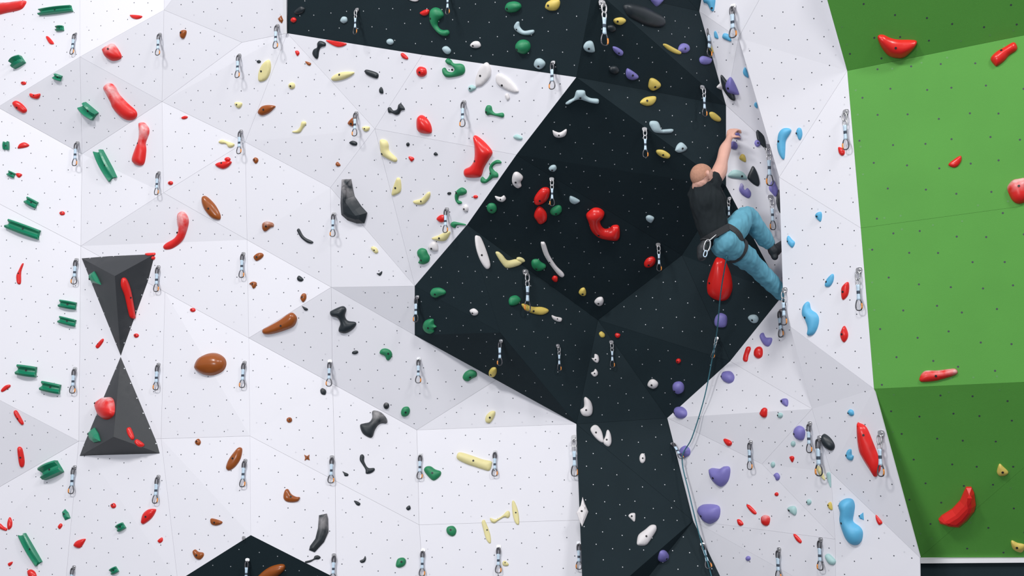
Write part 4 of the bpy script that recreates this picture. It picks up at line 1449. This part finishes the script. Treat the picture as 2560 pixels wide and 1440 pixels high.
limb(bm, arm, [0.058, 0.060, 0.045, 0.047, 0.027, 0.026])
limb(bm, [bt(1792, 446, -0.93), bt(1799, 432, -0.885), bt(1804, 415, -0.83)], [0.030, 0.038, 0.024])      # triceps
# right hand: palm and five fingers over the purple hold
palm_a, palm_b = bt(1824, 342, -0.575), bt(1829, 329, -0.570)
KN = (bt(1839, 321, -0.54) - bt(1826, 333, -0.545)).normalized()
ax1 = (palm_b - palm_a).normalized()
wid = Vector((0.35, 0.25, 0.55)).cross(ax1).normalized()
for k in range(4):
    off = wid * (0.028 - 0.0187 * k)
    base = palm_b + off * 1.0
    limb(bm, [palm_a + off * 0.6, base], [0.014, 0.012], 8, 3)
    ln = (0.9, 1.0, 0.96, 0.8)[k]
    f1 = base + Vector((0.024, -0.004, 0.016)) * ln
    f2 = f1 + Vector((0.024, 0.004, -0.004)) * ln
    f3 = f2 + Vector((0.008, 0.012, -0.016)) * ln
    limb(bm, [base, f1, f2, f3], [0.0098, 0.0092, 0.0085, 0.0072], 8, 3)
limb(bm, [palm_a + wid * 0.018, palm_a + wid * 0.036 + Vector((0.016, 0.0, 0.004)), palm_a + wid * 0.034 + Vector((0.042, 0.008, 0.006)), palm_a + wid * 0.026 + Vector((0.062, 0.018, 0.0))], [0.013, 0.0115, 0.0100, 0.008], 8, 3)
# left arm, in front of the chest towards the wall
limb(bm, [bt(1752, 488, -0.88), bt(1764, 505, -0.74), bt(1776, 512, -0.66), bt(1790, 500, -0.62), bt(1797, 494, -0.60)], [0.045, 0.042, 0.036, 0.027, 0.024])
lb = bt(1799, 492, -0.59)
for k in range(4):
    q = lb + Vector((0.004, 0, 0.026 - 0.017 * k))
    limb(bm, [lb + (q - lb) * 0.6 - Vector((.02, .02, 0)), q, q + Vector((0.03, 0.02, 0.002)), q + Vector((0.042, 0.036, -0.012))], [0.012, 0.0095, 0.0088, 0.007], 8, 3)
limb(bm, [lb + Vector((-.02, -.01, .02)), lb + Vector((0, 0, .045)), lb + Vector((.024, .012, .05))], [0.012, 0.0105, 0.008], 8, 3)
# legs inside the trousers
RLEG = [bt(1812, 604, -0.88), bt(1842, 568, -0.83), bt(1867, 539, -0.77), bt(1890, 568, -0.70), bt(1911, 596, -0.63), bt(1926, 616, -0.59)]
LLEG = [bt(1822, 612, -0.84), bt(1858, 640, -0.74), bt(1888, 666, -0.65), bt(1922, 700, -0.57), bt(1950, 730, -0.50), bt(1962, 744, -0.47)]
limb(bm, RLEG, [0.085, 0.075, 0.056, 0.052, 0.042, 0.032])
limb(bm, LLEG, [0.085, 0.072, 0.054, 0.050, 0.040, 0.032])
body_me = fuse(bm, 0.0055, 3, 'person')
person = link('person', body_me, M['skin'], None, True)
tag(person, 'climber in black shirt and teal trousers reaching up to a purple hold', 'person')

# short hair: a thin cap over the crown and the back of the head
bm = bmesh.new()
ball(bm, HC + UP * 0.0142 - FW * 0.001, (FW, RT, UP), (0.0962, 0.0755, 0.0935), 90, 64)
kill = [v for v in bm.verts if ((v.co - HC).dot(UP) < 0.002 + 0.085 * max(0, (v.co - HC).dot(FW)) / 0.1 - 0.062 * max(0, -(v.co - HC).dot(FW)) / 0.1)]
bmesh.ops.delete(bm, geom=kill, context='VERTS')
bmesh.ops.recalc_face_normals(bm, faces=bm.faces)
me = bpy.data.meshes.new('hair'); bm.to_mesh(me); bm.free()
link('hair', me, M['hair'], person, True)
for s in (1, -1):
    bm = bmesh.new()
    ball(bm, HC + FW * 0.082 + UP * 0.012 + RT * 0.032 * s, (FW, RT, UP), (0.012, 0.014, 0.010), 10, 8)
    me = bpy.data.meshes.new('eye'); bm.to_mesh(me); bm.free()
    link('eye', me, M['eye'], person, True)

# black T-shirt
bm = bmesh.new()
limb(bm, [bt(1761, 480, -0.90), bt(1767, 508, -0.90), bt(1774, 540, -0.89), bt(1787, 584, -0.885)], [0.112, 0.128, 0.120, 0.112], 18, 6)
limb(bm, [bt(1738, 487, -0.88), bt(1757, 478, -0.905), bt(1776, 464, -0.925)], [0.054, 0.074, 0.078], 14)
limb(bm, [bt(1764, 466, -0.915), bt(1783, 451, -0.915)], [0.078, 0.070], 14)
limb(bm, [bt(1745, 487, -0.875), bt(1758, 502, -0.79)], [0.060, 0.056], 12)
limb(bm, [bt(1790, 480, -0.86), bt(1800, 500, -0.84), bt(1796, 540, -0.86)], [0.055, 0.052, 0.05], 12)
sh = fuse(bm, 0.008, 4, 'shirt')
wrinkle(sh, 0.008, 16, 3.0, (1.6, 1.2, 0.45))
# trim the sleeve end so the arm leaves a clean cuff
link('shirt', sh, M['shirt'], person, True)

# trousers
bm = bmesh.new()
limb(bm, [bt(1795, 592, -0.885), bt(1812, 606, -0.88), bt(1826, 618, -0.86)], [0.100, 0.122, 0.105], 18, 6)
limb(bm, RLEG[:5] + [bt(1920, 606, -0.61)], [0.105, 0.096, 0.073, 0.070, 0.066, 0.052], 16, 6)
limb(bm, LLEG[:5] + [bt(1955, 736, -0.485)], [0.106, 0.094, 0.074, 0.068, 0.060, 0.054], 16, 6)
tr = fuse(bm, 0.008, 4, 'trousers')
wrinkle(tr, 0.0075, 17, 9.0, (1.5, 1.5, 0.32))
link('trousers', tr, M['denim'], person, True)

# climbing shoes
for pts, rad in (([bt(1927, 613, -0.60), bt(1935, 628, -0.585), bt(1944, 622, -0.53), bt(1955, 609, -0.45)], [0.034, 0.044, 0.041, 0.026]),
                 ([bt(1960, 742, -0.475), bt(1970, 752, -0.45), bt(1982, 748, -0.40)], [0.036, 0.044, 0.030])):
    bm = bmesh.new()
    limb(bm, pts, rad, 14, 5)
    if rad[0] == 0.034:
        limb(bm, [bt(1934, 630, -0.585), bt(1937, 642, -0.59)], [0.036, 0.028], 12, 4)
    link('shoe', fuse(bm, 0.006, 3, 'shoe'), M['shoe'], person, True)


def strap_ring(name, c, axis, r, width, th, squash=1.0, sq_dir=None):
    axis = axis.normalized()
    a = sq_dir if sq_dir is not None else axis.orthogonal()
    a = (a - axis * a.dot(axis)).normalized()
    b = axis.cross(a)
    vs, fs = [], []
    N = 36
    for k in range(N):
        t = 2 * math.pi * k / N
        d = a * (math.cos(t)) * squash + b * math.sin(t)
        for rr, w in ((r, -1), (r + th, -1), (r + th, 1), (r, 1)):
            vs.append(c + d * rr + axis * (w * width / 2))
    for k in range(N):
        j = (k + 1) % N
        for s in range(4):
            fs.append([k * 4 + s, k * 4 + (s + 1) % 4, j * 4 + (s + 1) % 4, j * 4 + s])
    me = mesh(name, vs, fs)
    return link(name, me, M['black'], person, False)


strap_ring('harness_belt', bt(1789, 585, -0.887), bt(1800, 602, -0.88) - bt(1782, 570, -0.89), 0.110, 0.05, 0.012)
strap_ring('leg_loop', bt(1824, 590, -0.86), RLEG[1] - RLEG[0], 0.101, 0.045, 0.010)
strap_ring('leg_loop', bt(1838, 624, -0.80), LLEG[1] - LLEG[0], 0.099, 0.040, 0.010)
gl, gf = tube([bt(1800, 577, -0.995), bt(1787, 590, -1.00), bt(1775, 600, -1.005), bt(1768, 605, -1.0)], 0.005, 8)
link('gear_loop', mesh('gear_loop', gl, gf), M['steel'], person, True)

# chalk bag behind the harness
bm = bmesh.new()
limb(bm, [bt(1764, 607, -0.965), bt(1758, 622, -0.965), bt(1754, 640, -0.96)], [0.034, 0.046, 0.036], 16, 5)
cb = empty('chalk_bag', bt(1757, 645, -0.96))
tag(cb, 'black chalk bag hanging behind the climber below the shirt', 'chalk bag')
me = fuse(bm, 0.006, 3, 'pouch')
wrinkle(me, 0.004, 22, 2)
inv = Matrix.Translation(-cb.location)
me.transform(inv)
link('pouch', me, M['shoe'], cb, True)
rv, rf = tube([bt(1764, 606, -0.965) + Vector((0.034 * math.cos(2 * math.pi * k / 16), 0.034 * math.sin(2 * math.pi * k / 16), 0.02)) - cb.location for k in range(16)], 0.006, 6, True)
link('rim', mesh('rim', rv, rf), M['black'], cb, True)
# silver carabiner on the gear loop
cq = bt(1768, 614, -1.025)
pts = loop_pts(0.045, -0.045, 0.02, 0.024, 0)
rot = Matrix.Rotation(math.radians(15), 3, 'Y')
ck = link('carabiner', mesh('carabiner', *tube([rot @ p for p in pts], 0.006, 8, True)), M['steel'], None, True)
ck.location = cq
tag(ck, 'large silver carabiner hanging beside the climber\'s chalk bag', 'carabiner')
c2 = link('carabiner', mesh('carabiner', *tube([rot @ (p * 0.55) for p in pts], 0.004, 8, True)), M['sling'], None, True)
c2.location = cq + Vector((-0.016, -0.006, -0.062))
tag(c2, 'small pale link hanging under the silver carabiner', 'carabiner')
# ------------------------------------------------------------------ labels that single out each hold and quickdraw
LANDMARKS = [('upper black pyramid volume', 302, 740), ('lower black pyramid volume', 300, 1050), ('brown football-shaped hold', 526, 912),
             ('red slug-shaped hold', 302, 255), ('tall red peanut-shaped hold', 352, 360), ('red banana-shaped hold', 442, 580),
             ('black boot-shaped hold', 882, 498), ('big red boot-shaped hold', 1197, 393), ('big red hook-shaped hold', 1507, 560),
             ('tall green hook-shaped hold', 1098, 55), ('grey bat-shaped hold', 1455, 243), ('big red drop-shaped hold', 1800, 697),
             ('brown horn-shaped hold', 702, 808), ('cream bar-shaped hold', 1186, 1153), ('white diamond-shaped hold', 1455, 1280),
             ('blue peanut-shaped hold', 2127, 1303), ('blue wing-shaped hold', 2027, 795), ('blue crescent-shaped hold', 1960, 358),
             ('big red leaf-shaped hold', 2173, 1125), ('red boomerang-shaped hold', 2395, 1268), ('red bar-shaped hold', 2345, 940),
             ('bottom black triangle', 627, 1400), ('yellow banana-shaped hold', 1337, 770), ('white banana-shaped hold', 1380, 650),
             ('big black plate', 1608, 38), ('green ball-shaped hold', 1308, 117), ('climber', 1790, 540), ('black boomerang-shaped block', 800, 1332),
             ('white leaf-shaped hold', 1207, 187), ('big white bean-shaped hold', 1617, 1338), ('red brick-shaped hold', 2510, 135),
             ('red paddle-shaped hold', 320, 745), ('red ring-shaped hold', 1053, 180), ('brown star-shaped hold', 767, 1143)]
PLAIN = {'clip', 'half_moon', 'chip', 'button', 'slab', 'dome', 'boulder', 'crescent', 'hook', 'ball', 'pinch', 'plate', 'jug', 'wedge', 'sliver', 'egg'}


def direction(c, l):
    dx, dy = c[0] - l[0], c[1] - l[1]
    a = math.degrees(math.atan2(-dy, dx)) % 360
    k = int((a + 22.5) // 45) % 8
    return ('right of', 'above right of', 'above', 'above left of', 'left of', 'below left of', 'below', 'below right of')[k]


def shape_word(s):
    w = s.replace('_', '-')
    return w if s in PLAIN or w.endswith('shaped') else w + '-shaped'


COLOR_WORD = dict(jade='green', green='dark green', cream='cream', teal='pale teal', grey='pale grey')
for h in HOLDS:
    h['key'] = COLOR_WORD.get(h['color'], h['color']) + ' ' + shape_word(h['shape'])
    h['kw'] = COLOR_WORD.get(h['color'], h['color'])
used = set()


def relate(item, pool, same, text, noun):
    """nearest landmark for which this item is the closest of its look in that direction"""
    cand = sorted(LANDMARKS, key=lambda l: math.hypot(item['c'][0] - l[1], item['c'][1] - l[2]))
    for name, x, y in cand[:14]:
        d = math.hypot(item['c'][0] - x, item['c'][1] - y)
        if d < 30:
            continue
        dr = direction(item['c'], (x, y))
        riv = [p for p in pool if p is not item and same(p, item) and direction(p['c'], (x, y)) == dr]
        if all(math.hypot(p['c'][0] - x, p['c'][1] - y) > d + 6 for p in riv):
            lab = text + ' ' + noun + (' nearest ' if riv else ' ') + dr + ' the ' + name
            if lab not in used:
                used.add(lab)
                return lab
    # fall back: rank from the nearest landmark
    name, x, y = cand[0] if math.hypot(item['c'][0] - cand[0][1], item['c'][1] - cand[0][2]) > 30 else cand[1]
    dr = direction(item['c'], (x, y))
    riv = sorted([p for p in pool if same(p, item) and direction(p['c'], (x, y)) == dr], key=lambda p: math.hypot(p['c'][0] - x, p['c'][1] - y))
    w = ('first', 'second', 'third', 'fourth', 'fifth', 'sixth', 'seventh', 'eighth')[min(7, riv.index(item))]
    lab = w + ' ' + text + ' ' + noun + ' ' + dr + ' the ' + name
    used.add(lab)
    return lab


for h in HOLDS:
    size = 'large ' if h['area'] > 1500 else 'small ' if h['area'] < 260 else ''
    lab = relate(h, HOLDS, lambda p, q: p['kw'] == q['kw'] and p['shape'] == q['shape'], size + h['key'], 'climbing hold')
    tag(h['o'], lab, 'climbing hold', h['kw'] + ' climbing holds')
for d in DRAWS:
    lab = relate(d, DRAWS, lambda p, q: True, 'chain quickdraw' if d['long'] else 'quickdraw', 'with orange-gated carabiner')
    tag(d['o'], lab, 'quickdraw', 'quickdraws hanging on the wall')
